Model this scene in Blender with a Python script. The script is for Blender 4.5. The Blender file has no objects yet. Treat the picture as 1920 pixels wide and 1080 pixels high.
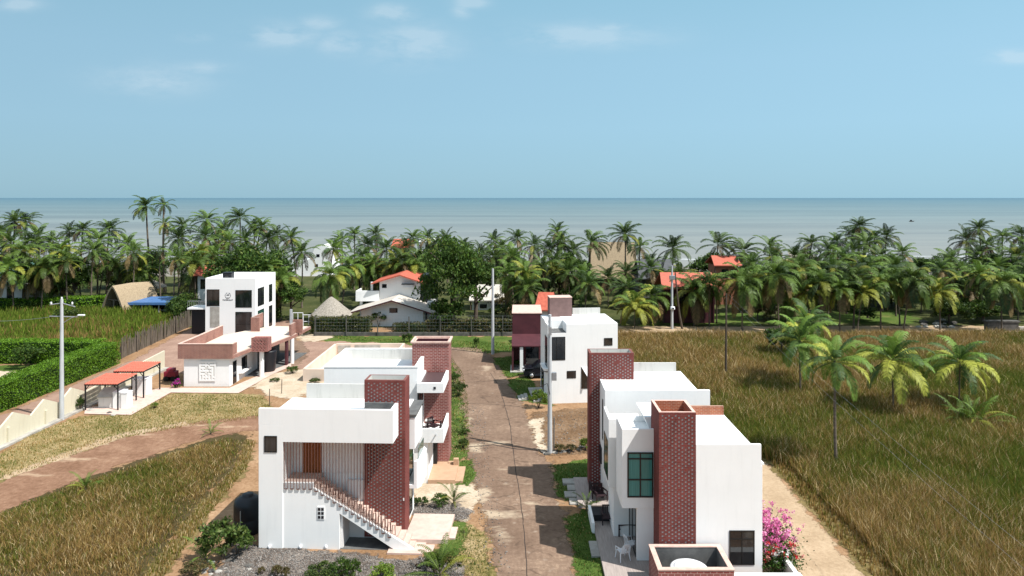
import bpy, math, random
import numpy as np
from mathutils import Vector, Matrix, noise as mnoise
R = math.radians
S = bpy.context.scene
COL = S.collection
# ------------------------------------------------------------------ camera, sky, sun, exposure
F, VX, VY, H = 1280.0, 976.0, 371.0, 19.0          # the photograph's focal length, vanishing point and eye height
cam = bpy.data.cameras.new('camera'); co = bpy.data.objects.new('camera', cam); COL.objects.link(co)
cam.sensor_width = 36; cam.lens = 24; cam.shift_x = -16 / 1920; cam.shift_y = -169 / 1920
cam.clip_end = 120000; co.location = (0, 0, H); co.rotation_euler = (R(90), 0, 0); S.camera = co
SUN = Vector((0.60, -0.30, 1.0)).normalized()
EL, AZ = math.asin(SUN.z), math.atan2(SUN.x, SUN.y)
sl = bpy.data.lights.new('sun', 'SUN'); sl.energy = 4.4; sl.angle = R(0.5); sl.color = (1, 0.972, 0.925)
so = bpy.data.objects.new('sun', sl); COL.objects.link(so); so.location = (60, -27, 100)
so.rotation_euler = (-SUN).to_track_quat('-Z', 'Y').to_euler()
S.view_settings.view_transform = 'Standard'; S.view_settings.look = 'None'
S.view_settings.exposure = 0.66; S.view_settings.gamma = 1
S.cycles.max_bounces = 6; S.cycles.diffuse_bounces = 3; S.cycles.transparent_max_bounces = 12
w = bpy.data.worlds.new('World'); S.world = w; w.use_nodes = True
nt = w.node_tree; N = nt.nodes; L = nt.links; N.clear()
def nd(t, **k):
    n = N.new(t)
    for a, b in k.items(): setattr(n, a, b)
    return n
def mth(op, a, b=None):
    n = nd('ShaderNodeMath', operation=op)
    for i, x in enumerate((a, b)):
        if x is None: continue
        if isinstance(x, (int, float)): n.inputs[i].default_value = x
        else: L.new(x, n.inputs[i])
    return n.outputs[0]
out = nd('ShaderNodeOutputWorld'); bg = nd('ShaderNodeBackground'); bg.inputs[1].default_value = 0.1
L.new(bg.outputs[0], out.inputs[0])
sky = nd('ShaderNodeTexSky', sky_type='NISHITA'); sky.sun_disc = False; sky.sun_elevation = EL; sky.sun_rotation = AZ
sky.altitude = 20; sky.air_density = 1.0; sky.dust_density = 0.6; sky.ozone_density = 1.6
tc = nd('ShaderNodeTexCoord'); sp = nd('ShaderNodeSeparateXYZ'); L.new(tc.outputs['Generated'], sp.inputs[0])
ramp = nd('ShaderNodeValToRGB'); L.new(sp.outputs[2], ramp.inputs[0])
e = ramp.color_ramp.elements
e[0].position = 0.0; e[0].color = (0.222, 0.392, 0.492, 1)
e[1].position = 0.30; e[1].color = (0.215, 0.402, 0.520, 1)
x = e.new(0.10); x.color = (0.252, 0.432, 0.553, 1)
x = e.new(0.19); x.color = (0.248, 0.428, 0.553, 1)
x = e.new(0.48); x.color = (0.40, 0.50, 0.60, 1)  # from here up, sky out of view brightened to lift the shadows
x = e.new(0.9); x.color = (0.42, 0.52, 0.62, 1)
# slow side to side drift of the sky, paler to the right
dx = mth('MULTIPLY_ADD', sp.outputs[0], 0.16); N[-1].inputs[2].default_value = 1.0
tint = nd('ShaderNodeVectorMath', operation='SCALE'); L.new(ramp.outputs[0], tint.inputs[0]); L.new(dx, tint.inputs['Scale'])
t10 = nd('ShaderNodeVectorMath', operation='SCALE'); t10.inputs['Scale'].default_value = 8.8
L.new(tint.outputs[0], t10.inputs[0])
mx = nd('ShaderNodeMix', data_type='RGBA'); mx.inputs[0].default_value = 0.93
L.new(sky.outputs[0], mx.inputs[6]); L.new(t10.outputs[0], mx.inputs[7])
# wisps of cloud: places on the sky in (x/y, z/y)
ym = mth('MAXIMUM', sp.outputs[1], 0.02)
u = mth('DIVIDE', sp.outputs[0], ym); v = mth('DIVIDE', sp.outputs[2], ym)
cmb = nd('ShaderNodeCombineXYZ'); L.new(u, cmb.inputs[0]); L.new(mth('MULTIPLY', v, 2.6), cmb.inputs[1])
ns = nd('ShaderNodeTexNoise'); ns.inputs['Scale'].default_value = 9; ns.inputs['Detail'].default_value = 8; ns.inputs['Roughness'].default_value = 0.62
L.new(cmb.outputs[0], ns.inputs[0])
tot = None
for (px, py, ax, ay, amp) in ((530, 66, 60, 20, .9), (598, 44, 34, 12, .7), (642, 82, 40, 20, .8), (737, 25, 40, 16, .9), (770, 82, 75, 34, .85),
                             (865, 22, 18, 12, .7), (285, 150, 95, 26, .62), (375, 128, 60, 12, .5), (1100, 68, 130, 22, .62), (1150, 52, 45, 9, .6), (1905, 106, 46, 12, .95),
                             (40, 10, 40, 12, .6), (370, 70, 30, 8, .4), (880, 5, 30, 12, .7)):
    cu, cv = (px - VX) / F, (VY - py) / F
    a = mth('POWER', mth('DIVIDE', mth('SUBTRACT', u, cu), ax / F), 2)
    b = mth('POWER', mth('DIVIDE', mth('SUBTRACT', v, cv), ay / F), 2)
    g = mth('MULTIPLY', mth('EXPONENT', mth('MULTIPLY', mth('ADD', a, b), -1.0)), amp)
    tot = g if tot is None else mth('MAXIMUM', tot, g)
cl = mth('MULTIPLY', tot, mth('MULTIPLY', mth('SUBTRACT', ns.outputs[0], 0.36), 2.4))
cl = mth('MINIMUM', mth('MAXIMUM', cl, 0.0), 0.27)
cm = nd('ShaderNodeMix', data_type='RGBA'); cm.inputs[7].default_value = (5.0, 5.6, 6.0, 1)
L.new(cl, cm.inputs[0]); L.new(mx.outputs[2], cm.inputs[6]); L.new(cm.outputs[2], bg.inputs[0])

# ------------------------------------------------------------------ helpers
def gp(px, py):                                   # a pixel of the photograph -> the ground point it shows
    D = F * H / (py - VY); return ((px - VX) * D / F, D)
def xw(px, D): return (px - VX) * D / F
def zw(py, D): return H - (py - VY) * D / F
def tag(o, label=None, cat=None, group=None, kind=None):
    if label: o['label'] = label
    if cat: o['category'] = cat
    if group: o['group'] = group
    if kind: o['kind'] = kind
    return o
def empty(name, loc, label=None, cat=None, group=None, rz=0):
    o = bpy.data.objects.new(name, None); COL.objects.link(o); o.location = loc; o.rotation_euler = (0, 0, rz)
    o.empty_display_size = 0.2
    return tag(o, label, cat, group)
def link(name, me, parent=None, loc=(0, 0, 0), rz=0, sc=None):
    o = bpy.data.objects.new(name, me); COL.objects.link(o); o.location = loc; o.rotation_euler = (0, 0, rz)
    if sc is not None: o.scale = sc
    if parent: o.parent = parent
    return o
def copy_tree(o, parent=None):
    c = o.copy(); COL.objects.link(c)
    if parent: c.parent = parent
    for ch in list(o.children): copy_tree(ch, c)
    return c
class MB:
    def __init__(s): s.v = []; s.f = []; s.m = []; s.sm = []
    def add(s, vs, fs, m=0, smooth=False):
        b = len(s.v); s.v += [tuple(x) for x in vs]
        for f in fs: s.f.append(tuple(b + i for i in f)); s.m.append(m); s.sm.append(smooth)
        return s
    def box(s, x0, x1, y0, y1, z0, z1, m=0):
        return s.add([(x0, y0, z0), (x1, y0, z0), (x1, y1, z0), (x0, y1, z0), (x0, y0, z1), (x1, y0, z1), (x1, y1, z1), (x0, y1, z1)],
                     [(0, 3, 2, 1), (4, 5, 6, 7), (0, 1, 5, 4), (1, 2, 6, 5), (2, 3, 7, 6), (3, 0, 4, 7)], m)
    def extr(s, pts, d, m=0):
        n = len(pts); d = Vector(d); a = [Vector(p) for p in pts]
        return s.add(a + [p + d for p in a], [tuple(range(n))[::-1], tuple(range(n, 2 * n))] + [(i, (i + 1) % n, n + (i + 1) % n, n + i) for i in range(n)], m)
    def prism(s, pts, z0, z1, m=0): return s.extr([(p[0], p[1], z0) for p in pts], (0, 0, z1 - z0), m)
    def quad(s, a, b, c, d, m=0): return s.add([a, b, c, d], [(0, 1, 2, 3)], m)
    def tube(s, pts, r, n=8, m=0, cap=True, smooth=True):
        pts = [Vector(p) for p in pts]; k = len(pts)
        rr = r if isinstance(r, (list, tuple)) else [r] * k
        vs = []
        for i, p in enumerate(pts):
            t = (pts[min(i + 1, k - 1)] - pts[max(i - 1, 0)]).normalized()
            a = t.cross(Vector((0.03, 1, 0.02)));  a = a if a.length > .1 else t.cross(Vector((1, 0, 0)))
            a.normalize(); b = t.cross(a)
            for j in range(n):
                q = 2 * math.pi * (j + .5) / n; vs.append(p + rr[i] * (a * math.cos(q) + b * math.sin(q)))
        fs = [(i * n + j, i * n + (j + 1) % n, (i + 1) * n + (j + 1) % n, (i + 1) * n + j) for i in range(k - 1) for j in range(n)]
        s.add(vs, fs, m, smooth)
        if cap:
            s.add(vs[:n], [tuple(range(n))], m); s.add(vs[-n:], [tuple(range(n))[::-1]], m)
        return s
    def lathe(s, prof, c=(0, 0, 0), n=20, m=0, smooth=True):
        vs = [(c[0] + r * math.cos(2 * math.pi * j / n), c[1] + r * math.sin(2 * math.pi * j / n), c[2] + z) for r, z in prof for j in range(n)]
        fs = [(i * n + j, i * n + (j + 1) % n, (i + 1) * n + (j + 1) % n, (i + 1) * n + j) for i in range(len(prof) - 1) for j in range(n)]
        return s.add(vs, fs, m, smooth)
    def gridwall(s, o, ud, vd, nd_, us, vs_, solid, t, back=None, m=0, mback=1):
        # a wall of cells: front at o, thickness t against nd_; hollow cells get side faces and, with back, a floor at depth back
        o, ud, vd, nd_ = Vector(o), Vector(ud), Vector(vd), Vector(nd_); nu, nv = len(us) - 1, len(vs_) - 1
        P = lambda a, b, d: o + ud * a + vd * b - nd_ * d
        sol = lambda i, j: 0 <= i < nu and 0 <= j < nv and solid(i, j)
        for i in range(nu):
            for j in range(nv):
                a0, a1, b0, b1 = us[i], us[i + 1], vs_[j], vs_[j + 1]
                if sol(i, j):
                    s.quad(P(a0, b0, 0), P(a1, b0, 0), P(a1, b1, 0), P(a0, b1, 0), m)
                    if back is None: s.quad(P(a0, b0, t), P(a0, b1, t), P(a1, b1, t), P(a1, b0, t), m)
                else:
                    dd = t if back is None else back
                    for (di, dj, p, q) in ((-1, 0, (a0, b0), (a0, b1)), (1, 0, (a1, b0), (a1, b1)), (0, -1, (a0, b0), (a1, b0)), (0, 1, (a0, b1), (a1, b1))):
                        if sol(i + di, j + dj): s.quad(P(*p, 0), P(*q, 0), P(*q, dd), P(*p, dd), m)
                    if back is not None: s.quad(P(a0, b0, back), P(a1, b0, back), P(a1, b1, back), P(a0, b1, back), mback)
        if back is None:
            a0, a1, b0, b1 = us[0], us[-1], vs_[0], vs_[-1]
            for p, q in (((a0, b0), (a0, b1)), ((a1, b0), (a1, b1)), ((a0, b0), (a1, b0)), ((a0, b1), (a1, b1))):
                s.quad(P(*p, 0), P(*q, 0), P(*q, t), P(*p, t), m)
        return s
    def mesh(s, name, mats):
        me = bpy.data.meshes.new(name); me.from_pydata(s.v, [], s.f); me.update()
        for mt in (mats if isinstance(mats, (list, tuple)) else [mats]): me.materials.append(mt)
        if any(s.m): me.polygons.foreach_set('material_index', s.m)
        me.polygons.foreach_set('use_smooth', s.sm)
        return me
    def build(s, name, mats, parent=None, loc=(0, 0, 0), rz=0, bevel=0):
        o = link(name, s.mesh(name, mats), parent, loc, rz)
        if bevel:
            b = o.modifiers.new('bevel', 'BEVEL'); b.width = bevel; b.segments = 2; b.limit_method = 'ANGLE'; b.angle_limit = R(40)
        return o
def npmesh(name, V, quads, tris, col, mat_, smooth=False):
    me = bpy.data.meshes.new(name); V = np.asarray(V, np.float32)
    nq, nt_ = len(quads), len(tris)
    me.vertices.add(len(V)); me.vertices.foreach_set('co', V.ravel())
    loops = np.concatenate([np.asarray(quads, np.int32).ravel() if nq else np.zeros(0, np.int32), np.asarray(tris, np.int32).ravel() if nt_ else np.zeros(0, np.int32)])
    me.loops.add(len(loops)); me.loops.foreach_set('vertex_index', loops)
    me.polygons.add(nq + nt_)
    me.polygons.foreach_set('loop_start', np.concatenate([np.arange(nq) * 4, nq * 4 + np.arange(nt_) * 3]).astype(np.int32))
    at = me.attributes.new('Col', 'FLOAT_COLOR', 'POINT')
    c4 = np.ones((len(V), 4), np.float32); c4[:, :3] = col; at.data.foreach_set('color', c4.ravel())
    me.update(calc_edges=True); me.validate(); me.materials.append(mat_)
    return me

# ------------------------------------------------------------------ materials
def newmat(name):
    m = bpy.data.materials.new(name); m.use_nodes = True; nt = m.node_tree
    p = nt.nodes['Principled BSDF']; return m, nt, p
def tnoise(nt, vec, scale, detail=6, rough=.6, stretch=None):
    n = nt.nodes.new('ShaderNodeTexNoise'); n.inputs['Scale'].default_value = scale; n.inputs['Detail'].default_value = detail; n.inputs['Roughness'].default_value = rough
    if stretch:
        mp = nt.nodes.new('ShaderNodeMapping'); mp.inputs['Scale'].default_value = stretch; nt.links.new(vec, mp.inputs[0]); vec = mp.outputs[0]
    nt.links.new(vec, n.inputs[0]); return n.outputs[0]
def tramp(nt, fac, stops):
    r = nt.nodes.new('ShaderNodeValToRGB'); nt.links.new(fac, r.inputs[0]); el = r.color_ramp.elements
    while len(el) < len(stops): el.new(0.5)
    for q, (p, c) in zip(el, stops): q.position = p; q.color = (*c, 1) if len(c) == 3 else c
    return r.outputs[0]
def tmix(nt, fac, a, b, mode='MIX'):
    n = nt.nodes.new('ShaderNodeMix'); n.data_type = 'RGBA'; n.blend_type = mode
    for i, x in ((0, fac), (6, a), (7, b)):
        if isinstance(x, (int, float)): n.inputs[i].default_value = x
        elif isinstance(x, tuple): n.inputs[i].default_value = (*x, 1)
        else: nt.links.new(x, n.inputs[i])
    return n.outputs[2]
def tbump(nt, p, h, strength, dist):
    b = nt.nodes.new('ShaderNodeBump'); b.inputs['Strength'].default_value = strength; b.inputs['Distance'].default_value = dist
    nt.links.new(h, b.inputs['Height']); nt.links.new(b.outputs[0], p.inputs['Normal'])
def ocoord(nt, world=False):
    if world: return nt.nodes.new('ShaderNodeNewGeometry').outputs['Position']
    return nt.nodes.new('ShaderNodeTexCoord').outputs['Object']
def mat(name, c1, c2=None, scale=4, rough=.8, bump=0, bs=None, stretch=None, spec=.3, metal=0, lo=.38, hi=.62, world=False):
    m, nt, p = newmat(name); p.inputs['Roughness'].default_value = rough; p.inputs['Specular IOR Level'].default_value = spec; p.inputs['Metallic'].default_value = metal
    c2 = c2 or tuple(x * .82 for x in c1); v = ocoord(nt, world)
    n = tnoise(nt, v, scale, stretch=stretch)
    nt.links.new(tramp(nt, n, [(lo, c1), (hi, c2)]), p.inputs['Base Color'])
    if bump: tbump(nt, p, tnoise(nt, v, bs or scale * 6), bump, .03)
    return m
def mat_white(name, c=(.80, .80, .79), dirt=.10, grey=(.52, .53, .52)):
    m, nt, p = newmat(name); p.inputs['Roughness'].default_value = .75; p.inputs['Specular IOR Level'].default_value = .25
    v = ocoord(nt)
    big = tnoise(nt, v, .6, 4); st = tnoise(nt, v, 2.2, 6, .65, (1.6, 1.6, .16))
    a = tramp(nt, big, [(.35, c), (.75, tuple(x * .95 for x in c))])
    f = nt.nodes.new('ShaderNodeMath'); f.operation = 'MULTIPLY'; f.use_clamp = True
    rr = tramp(nt, st, [(.52, (0, 0, 0)), (.8, (1, 1, 1))]); nt.links.new(rr, f.inputs[0]); f.inputs[1].default_value = dirt * 2.5
    nt.links.new(tmix(nt, f.outputs[0], a, grey), p.inputs['Base Color'])
    tbump(nt, p, tnoise(nt, v, 30, 4), .12, .01)
    return m
def mat_brick(name, c1, c2, mortar, bw=.25, bh=.085, ms=.012, top=None):
    m, nt, p = newmat(name); p.inputs['Roughness'].default_value = .85; p.inputs['Specular IOR Level'].default_value = .2
    v = ocoord(nt); sx = nt.nodes.new('ShaderNodeSeparateXYZ'); nt.links.new(v, sx.inputs[0])
    ad = nt.nodes.new('ShaderNodeMath'); nt.links.new(sx.outputs[0], ad.inputs[0]); nt.links.new(sx.outputs[1], ad.inputs[1])
    cb = nt.nodes.new('ShaderNodeCombineXYZ'); nt.links.new(ad.outputs[0], cb.inputs[0]); nt.links.new(sx.outputs[2], cb.inputs[1])
    b = nt.nodes.new('ShaderNodeTexBrick'); nt.links.new(cb.outputs[0], b.inputs['Vector'])
    b.inputs['Color1'].default_value = (*c1, 1); b.inputs['Color2'].default_value = (*c2, 1); b.inputs['Mortar'].default_value = (*mortar, 1)
    b.inputs['Scale'].default_value = 1; b.inputs['Brick Width'].default_value = bw; b.inputs['Row Height'].default_value = bh; b.inputs['Mortar Size'].default_value = ms
    n = tnoise(nt, v, 1.1, 7, .7, (1, 1, .55))
    nt.links.new(tmix(nt, .75, b.outputs['Color'], tramp(nt, n, [(.3, (.5, .47, .47)), (.5, (.85, .84, .84)), (.7, (1.08, 1.06, 1.05))]), 'MULTIPLY'), p.inputs['Base Color'])
    tbump(nt, p, b.outputs['Fac'], -.4, .02)
    return m
def mat_leaf(name, gain=1.0, transl=.22, var=.25, rough=.55):
    m, nt, p = newmat(name); p.inputs['Roughness'].default_value = rough; p.inputs['Specular IOR Level'].default_value = .25
    a = nt.nodes.new('ShaderNodeAttribute'); a.attribute_name = 'Col'
    oi = nt.nodes.new('ShaderNodeObjectInfo'); mr = nt.nodes.new('ShaderNodeMapRange'); nt.links.new(oi.outputs['Random'], mr.inputs[0])
    mr.inputs[3].default_value = gain * (1 - var); mr.inputs[4].default_value = gain * (1 + var)
    sc = nt.nodes.new('ShaderNodeVectorMath'); sc.operation = 'SCALE'; nt.links.new(a.outputs['Color'], sc.inputs[0]); nt.links.new(mr.outputs[0], sc.inputs['Scale'])
    nt.links.new(sc.outputs[0], p.inputs['Base Color'])
    if transl:
        t = nt.nodes.new('ShaderNodeBsdfTranslucent'); nt.links.new(sc.outputs[0], t.inputs[0])
        mx = nt.nodes.new('ShaderNodeMixShader'); mx.inputs[0].default_value = transl
        nt.links.new(p.outputs[0], mx.inputs[1]); nt.links.new(t.outputs[0], mx.inputs[2]); nt.links.new(mx.outputs[0], nt.nodes['Material Output'].inputs[0])
    return m
def mat_ground(name, stops, scale=.5, fine=6, bump=.5, rough=.95, dist=.05, specks=None):
    # stops: colours along a mix of broad and fine noise, in world coordinates
    m, nt, p = newmat(name); p.inputs['Roughness'].default_value = rough; p.inputs['Specular IOR Level'].default_value = .1
    v = ocoord(nt, True); a = tnoise(nt, v, scale, 5, .6); b = tnoise(nt, v, fine, 8, .7)
    ad = nt.nodes.new('ShaderNodeMath'); ad.operation = 'MULTIPLY_ADD'; nt.links.new(b, ad.inputs[0]); ad.inputs[1].default_value = .5
    hf = nt.nodes.new('ShaderNodeMath'); hf.operation = 'MULTIPLY'; nt.links.new(a, hf.inputs[0]); hf.inputs[1].default_value = .5
    nt.links.new(hf.outputs[0], ad.inputs[2])
    c = tramp(nt, ad.outputs[0], stops)
    if specks:
        vo = nt.nodes.new('ShaderNodeTexVoronoi'); vo.inputs['Scale'].default_value = specks[0]; nt.links.new(v, vo.inputs['Vector'])
        sc = tramp(nt, vo.outputs['Distance'], [(.0, (1, 1, 1)), (specks[1], (1, 1, 1)), (specks[1] + .12, (0, 0, 0))])
        vc = tnoise(nt, v, 2.1, 4); ff = nt.nodes.new('ShaderNodeMath'); ff.operation = 'MULTIPLY'; nt.links.new(sc, ff.inputs[0])
        nt.links.new(tramp(nt, vc, [(.45, (0, 0, 0)), (.65, (1, 1, 1))]), ff.inputs[1]); c = tmix(nt, ff.outputs[0], c, specks[2])
    nt.links.new(c, p.inputs['Base Color']); tbump(nt, p, b, bump, dist)
    return m
def mat_flat(name, c, rough=.5, spec=.4, metal=0):
    m, nt, p = newmat(name); p.inputs['Base Color'].default_value = (*c, 1); p.inputs['Roughness'].default_value = rough
    p.inputs['Specular IOR Level'].default_value = spec; p.inputs['Metallic'].default_value = metal
    v = ocoord(nt); nt.links.new(tramp(nt, tnoise(nt, v, 7, 3), [(.3, tuple(x * .88 for x in c)), (.7, c)]), p.inputs['Base Color'])
    return m
M = {}
M['white'] = mat_white('white_paint', (.85, .845, .83), .07); M['roofwhite'] = mat_white('roof_coating', (.84, .84, .83), .03)
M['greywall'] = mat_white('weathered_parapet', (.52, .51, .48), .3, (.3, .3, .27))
M['offwhite'] = mat_white('off_white_plaster', (.66, .65, .62), .15, (.4, .39, .36))
M['palewhite'] = mat_white('pale_plaster', (.78, .75, .73), .04)  # pinkish white plaster of the stair recess walls
M['brick'] = mat_brick('red_brick', (.205, .048, .042), (.15, .036, .032), (.20, .085, .072))
M['brick2'] = mat_brick('red_brick_light_joints', (.29, .078, .066), (.21, .052, .046), (.46, .33, .29), .30, .11, .014)
M['brick_old'] = mat_brick('faded_brick', (.31, .12, .085), (.24, .085, .065), (.42, .31, .26), .3, .1, .015)
M['brick_orange'] = mat_brick('orange_brick', (.42, .13, .06), (.33, .09, .045), (.45, .28, .2))
M['cap'] = mat('pale_pink_coping', (.62, .45, .38), (.55, .36, .30), 3, .85)
M['vent'] = mat('grey_glazed_block', (.26, .31, .32), (.38, .43, .42), 12, .5)
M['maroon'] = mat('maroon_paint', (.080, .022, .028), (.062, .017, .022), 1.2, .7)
M['mauve'] = mat('mauve_brick', (.20, .125, .115), (.16, .10, .092), 2, .85)
M['pinkslab'] = mat('pink_tile', (.60, .45, .38), (.52, .38, .32), 2.5, .8, .1)
M['tanslab'] = mat('tan_tile', (.48, .31, .20), (.42, .27, .17), 2, .7)
M['deck'] = mat('patio_tile', (.38, .32, .285), (.30, .25, .225), 5, .7, .1, stretch=(3, .25, 1))
M['concrete'] = mat('concrete', (.42, .40, .36), (.30, .28, .25), 1.5, .9, .3)
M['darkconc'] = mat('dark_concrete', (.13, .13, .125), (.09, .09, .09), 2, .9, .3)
M['roofdeck'] = mat('beige_roof_deck', (.66, .54, .45), (.60, .48, .39), .8, .9)
M['pole'] = mat('concrete_pole', (.50, .51, .52), (.40, .41, .42), 3, .8, stretch=(1, 1, .2))
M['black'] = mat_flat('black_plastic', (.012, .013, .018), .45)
M['blackmetal'] = mat_flat('black_steel', (.015, .014, .015), .5)
M['frame'] = mat_flat('black_window_frame', (.008, .009, .01), .4)
M['glass'] = mat('dark_glass', (.007, .009, .012), (.040, .044, .048), .9, .05, spec=.7, stretch=(1.6, 1.6, .5), lo=.45, hi=.75)
M['rod'] = mat('brown_steel_rod', (.135, .058, .042), (.10, .042, .032), 9, .6)
M['wood'] = mat('orange_wood', (.30, .09, .022), (.20, .055, .014), 6, .6, stretch=(6, 6, .3))
M['darkwood'] = mat('dark_furniture', (.035, .018, .022), (.025, .014, .016), 6, .5)
M['plastic'] = mat_flat('white_plastic', (.78, .78, .80), .4)
M['carpaint'] = mat_flat('black_car_paint', (.010, .010, .014), .2, .6)
M['tyre'] = mat_flat('tyre_rubber', (.012, .012, .012), .9)
M['steel'] = mat_flat('bare_steel', (.42, .43, .44), .4, .5, .6)
M['redroof'] = mat('orange_red_roof', (.50, .135, .085), (.40, .10, .065), 2, .7, stretch=(1, 4, 1))
M['tileroof'] = mat('red_tile_roof', (.50, .125, .075), (.40, .09, .055), 3, .8, .4, 14)
M['whiteroof'] = mat('pale_sheet_roof', (.56, .52, .46), (.45, .41, .36), 1.2, .8)
M['thatch'] = mat('thatch', (.40, .31, .20), (.24, .18, .115), 3, .95, .9, 14, stretch=(4, 4, .7))
M['thatchgrey'] = mat('grey_thatch', (.36, .32, .27), (.20, .175, .14), 2.5, .95, .9, 12, stretch=(3, 3, .8))
M['blueroof'] = mat('blue_sheet_roof', (.075, .17, .36), (.06, .135, .30), 1.5, .5)
M['tealroof'] = mat('green_sheet_roof', (.15, .29, .24), (.10, .21, .175), 1.2, .6)
M['greyroof'] = mat('grey_canvas_roof', (.10, .105, .11), (.075, .08, .085), 1, .8)
M['curtain'] = mat('teal_curtain_behind_glass', (.055, .25, .235), (.036, .18, .17), 3, .18, spec=.5, stretch=(9, 9, .15))
M['gglass'] = mat_flat('green_glass', (.012, .07, .055), .08, .5)
M['darkroof'] = mat_flat('dark_roof_glass', (.075, .05, .052), .35, .5)
M['trunk'] = mat('palm_bark', (.155, .125, .095), (.085, .066, .05), 5, .95, .6, stretch=(1, 1, 6))
M['bark'] = mat('tree_bark', (.10, .075, .055), (.06, .045, .034), 5, .95, .6)
M['stick'] = mat('dry_stick', (.19, .155, .12), (.10, .08, .062), 2.5, .95, .3, stretch=(8, 8, .3))
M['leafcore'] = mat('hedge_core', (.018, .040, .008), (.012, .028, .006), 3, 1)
M['cream'] = mat_white('cream_wall', (.60, .55, .42), .22, (.42, .36, .26))
M['stone'] = mat('grey_stone', (.13, .122, .11), (.07, .066, .06), 1.5, .95, .6)
M['palm'] = mat_leaf('palm_leaf', 1.08, .24, .34); M['leaf'] = mat_leaf('tree_leaf', 1.1, .34, .22); M['grass'] = mat_leaf('grass_blade', 1.0, .38, .0, .8)
M['hedge'] = mat_leaf('hedge_leaf', 1.0, .25, .1); M['flower'] = mat_leaf('petal', 1.0, .35, .0)
# ------------------------------------------------------------------ the setting: ground, sea, road, paths, lawns
def inpoly(P_, poly):
    x, y = P_[:, 0], P_[:, 1]; r = np.zeros(len(P_), bool); n = len(poly)
    for i in range(n):
        x0, y0 = poly[i]; x1, y1 = poly[(i + 1) % n]
        if y0 == y1: continue
        c = ((y0 > y) != (y1 > y)) & (x < (x1 - x0) * (y - y0) / (y1 - y0) + x0); r ^= c
    return r
def wob(P_, s, k=0):
    x, y = P_[:, 0] * s, P_[:, 1] * s
    return (np.sin(x * 1.0 + 1.3 * np.sin(y * .7 + k) + k) + np.sin(y * 1.23 + 1.1 * np.sin(x * .9 + 2 * k) + 1.7) + .6 * np.sin(x * 2.7 + y * 1.9 + k * 3) + .5 * np.sin(x * 3.3 - y * 4.1 + k)) / 3.1
EM = {}
def edge_mat(m):
    # the same ground with a ragged edge: worn through to the ground below along its outline
    if m.name in EM: return EM[m.name]
    c = m.copy(); c.name = m.name + '_worn_edge'; nt = c.node_tree; p = nt.nodes['Principled BSDF']; EM[m.name] = c
    at = nt.nodes.new('ShaderNodeAttribute'); at.attribute_name = 'edge'; v = ocoord(nt, True)
    n1 = tnoise(nt, v, 2.2, 6, .7); mm = nt.nodes.new('ShaderNodeMath'); mm.operation = 'MULTIPLY_ADD'; nt.links.new(n1, mm.inputs[0]); mm.inputs[1].default_value = 2.4; nt.links.new(at.outputs['Fac'], mm.inputs[2])
    al = tramp(nt, mm.outputs[0], [(0, (0, 0, 0)), (1, (1, 1, 1))]); r = nt.nodes[-1]
    mr = nt.nodes.new('ShaderNodeMapRange'); nt.links.new(mm.outputs[0], mr.inputs[0]); mr.inputs[1].default_value = 1.45; mr.inputs[2].default_value = 1.75; nt.links.new(mr.outputs[0], p.inputs['Alpha'])
    return c
def sheet(name, pts, m, z, amp=.25, step=.3, freq=.6, seed=0, fade=.5):
    # a ground patch of small cells; how far each corner lies inside the outline drives the worn edge
    if not amp:
        mb = MB(); mb.add([(p[0], p[1], z) for p in pts], [tuple(range(len(pts)))]); return tag(mb.build(name, m), kind='structure')
    pl = np.array([(p[0], p[1]) for p in pts], float); lo, hi = pl.min(0) - 1.2, pl.max(0) + 1.2; hi[1] = min(hi[1], 130)
    if max(hi - lo) > 60: step = .6
    nx, ny = (np.ceil((hi - lo) / step)).astype(int) + 1; gx, gy = np.meshgrid(lo[0] + np.arange(nx) * step, lo[1] + np.arange(ny) * step); G = np.c_[gx.ravel(), gy.ravel()]
    d2 = np.full(len(G), 1e9)
    for i in range(len(pl)):
        a, b = pl[i], pl[(i + 1) % len(pl)]; e_ = b - a; q = e_ @ e_
        if q < 1e-9: continue
        t = np.clip(((G - a) @ e_) / q, 0, 1); d2 = np.minimum(d2, ((G - a - t[:, None] * e_) ** 2).sum(1))
    inside = inpoly(G, [tuple(q) for q in pl]); sd = np.sqrt(d2) * np.where(inside, 1, -1)
    sd = sd + amp * 1.1 * wob(G, freq * 2.2, seed % 6 + 1) + amp * .5 * wob(G, freq * 7, 3)
    keep = (sd > -1.0).reshape(ny, nx); c = keep[:-1, :-1] & keep[1:, :-1] & keep[:-1, 1:] & keep[1:, 1:]
    c &= (np.maximum.reduce([sd.reshape(ny, nx)[:-1, :-1], sd.reshape(ny, nx)[1:, :-1], sd.reshape(ny, nx)[:-1, 1:], sd.reshape(ny, nx)[1:, 1:]]) > -.55)
    j, i = np.nonzero(c); q = np.c_[j * nx + i, j * nx + i + 1, (j + 1) * nx + i + 1, (j + 1) * nx + i]; u_, inv = np.unique(q, return_inverse=True)
    V = np.c_[G[u_], np.full(len(u_), z)]; me = npmesh(name, V, inv.reshape(-1, 4), [], np.ones((len(u_), 3)), edge_mat(m))
    at = me.attributes.new('edge', 'FLOAT', 'POINT'); at.data.foreach_set('value', np.clip(sd[u_] / fade * .8 + .4, 0, 1.6).astype(np.float32))
    return tag(link(name, me), kind='structure')
def pxs(*a): return [gp(x, y) for x, y in a]
g_dirt = mat_ground('dry_earth', [(.34, (.150, .082, .040)), (.48, (.255, .150, .080)), (.58, (.33, .205, .118)), (.68, (.43, .295, .18))], .35, 5)
g_drygrass = mat_ground('dry_grass_ground', [(.38, (.090, .085, .024)), (.47, (.19, .150, .058)), (.55, (.29, .215, .105)), (.66, (.36, .27, .155))], .5, 4, .8)
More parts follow.
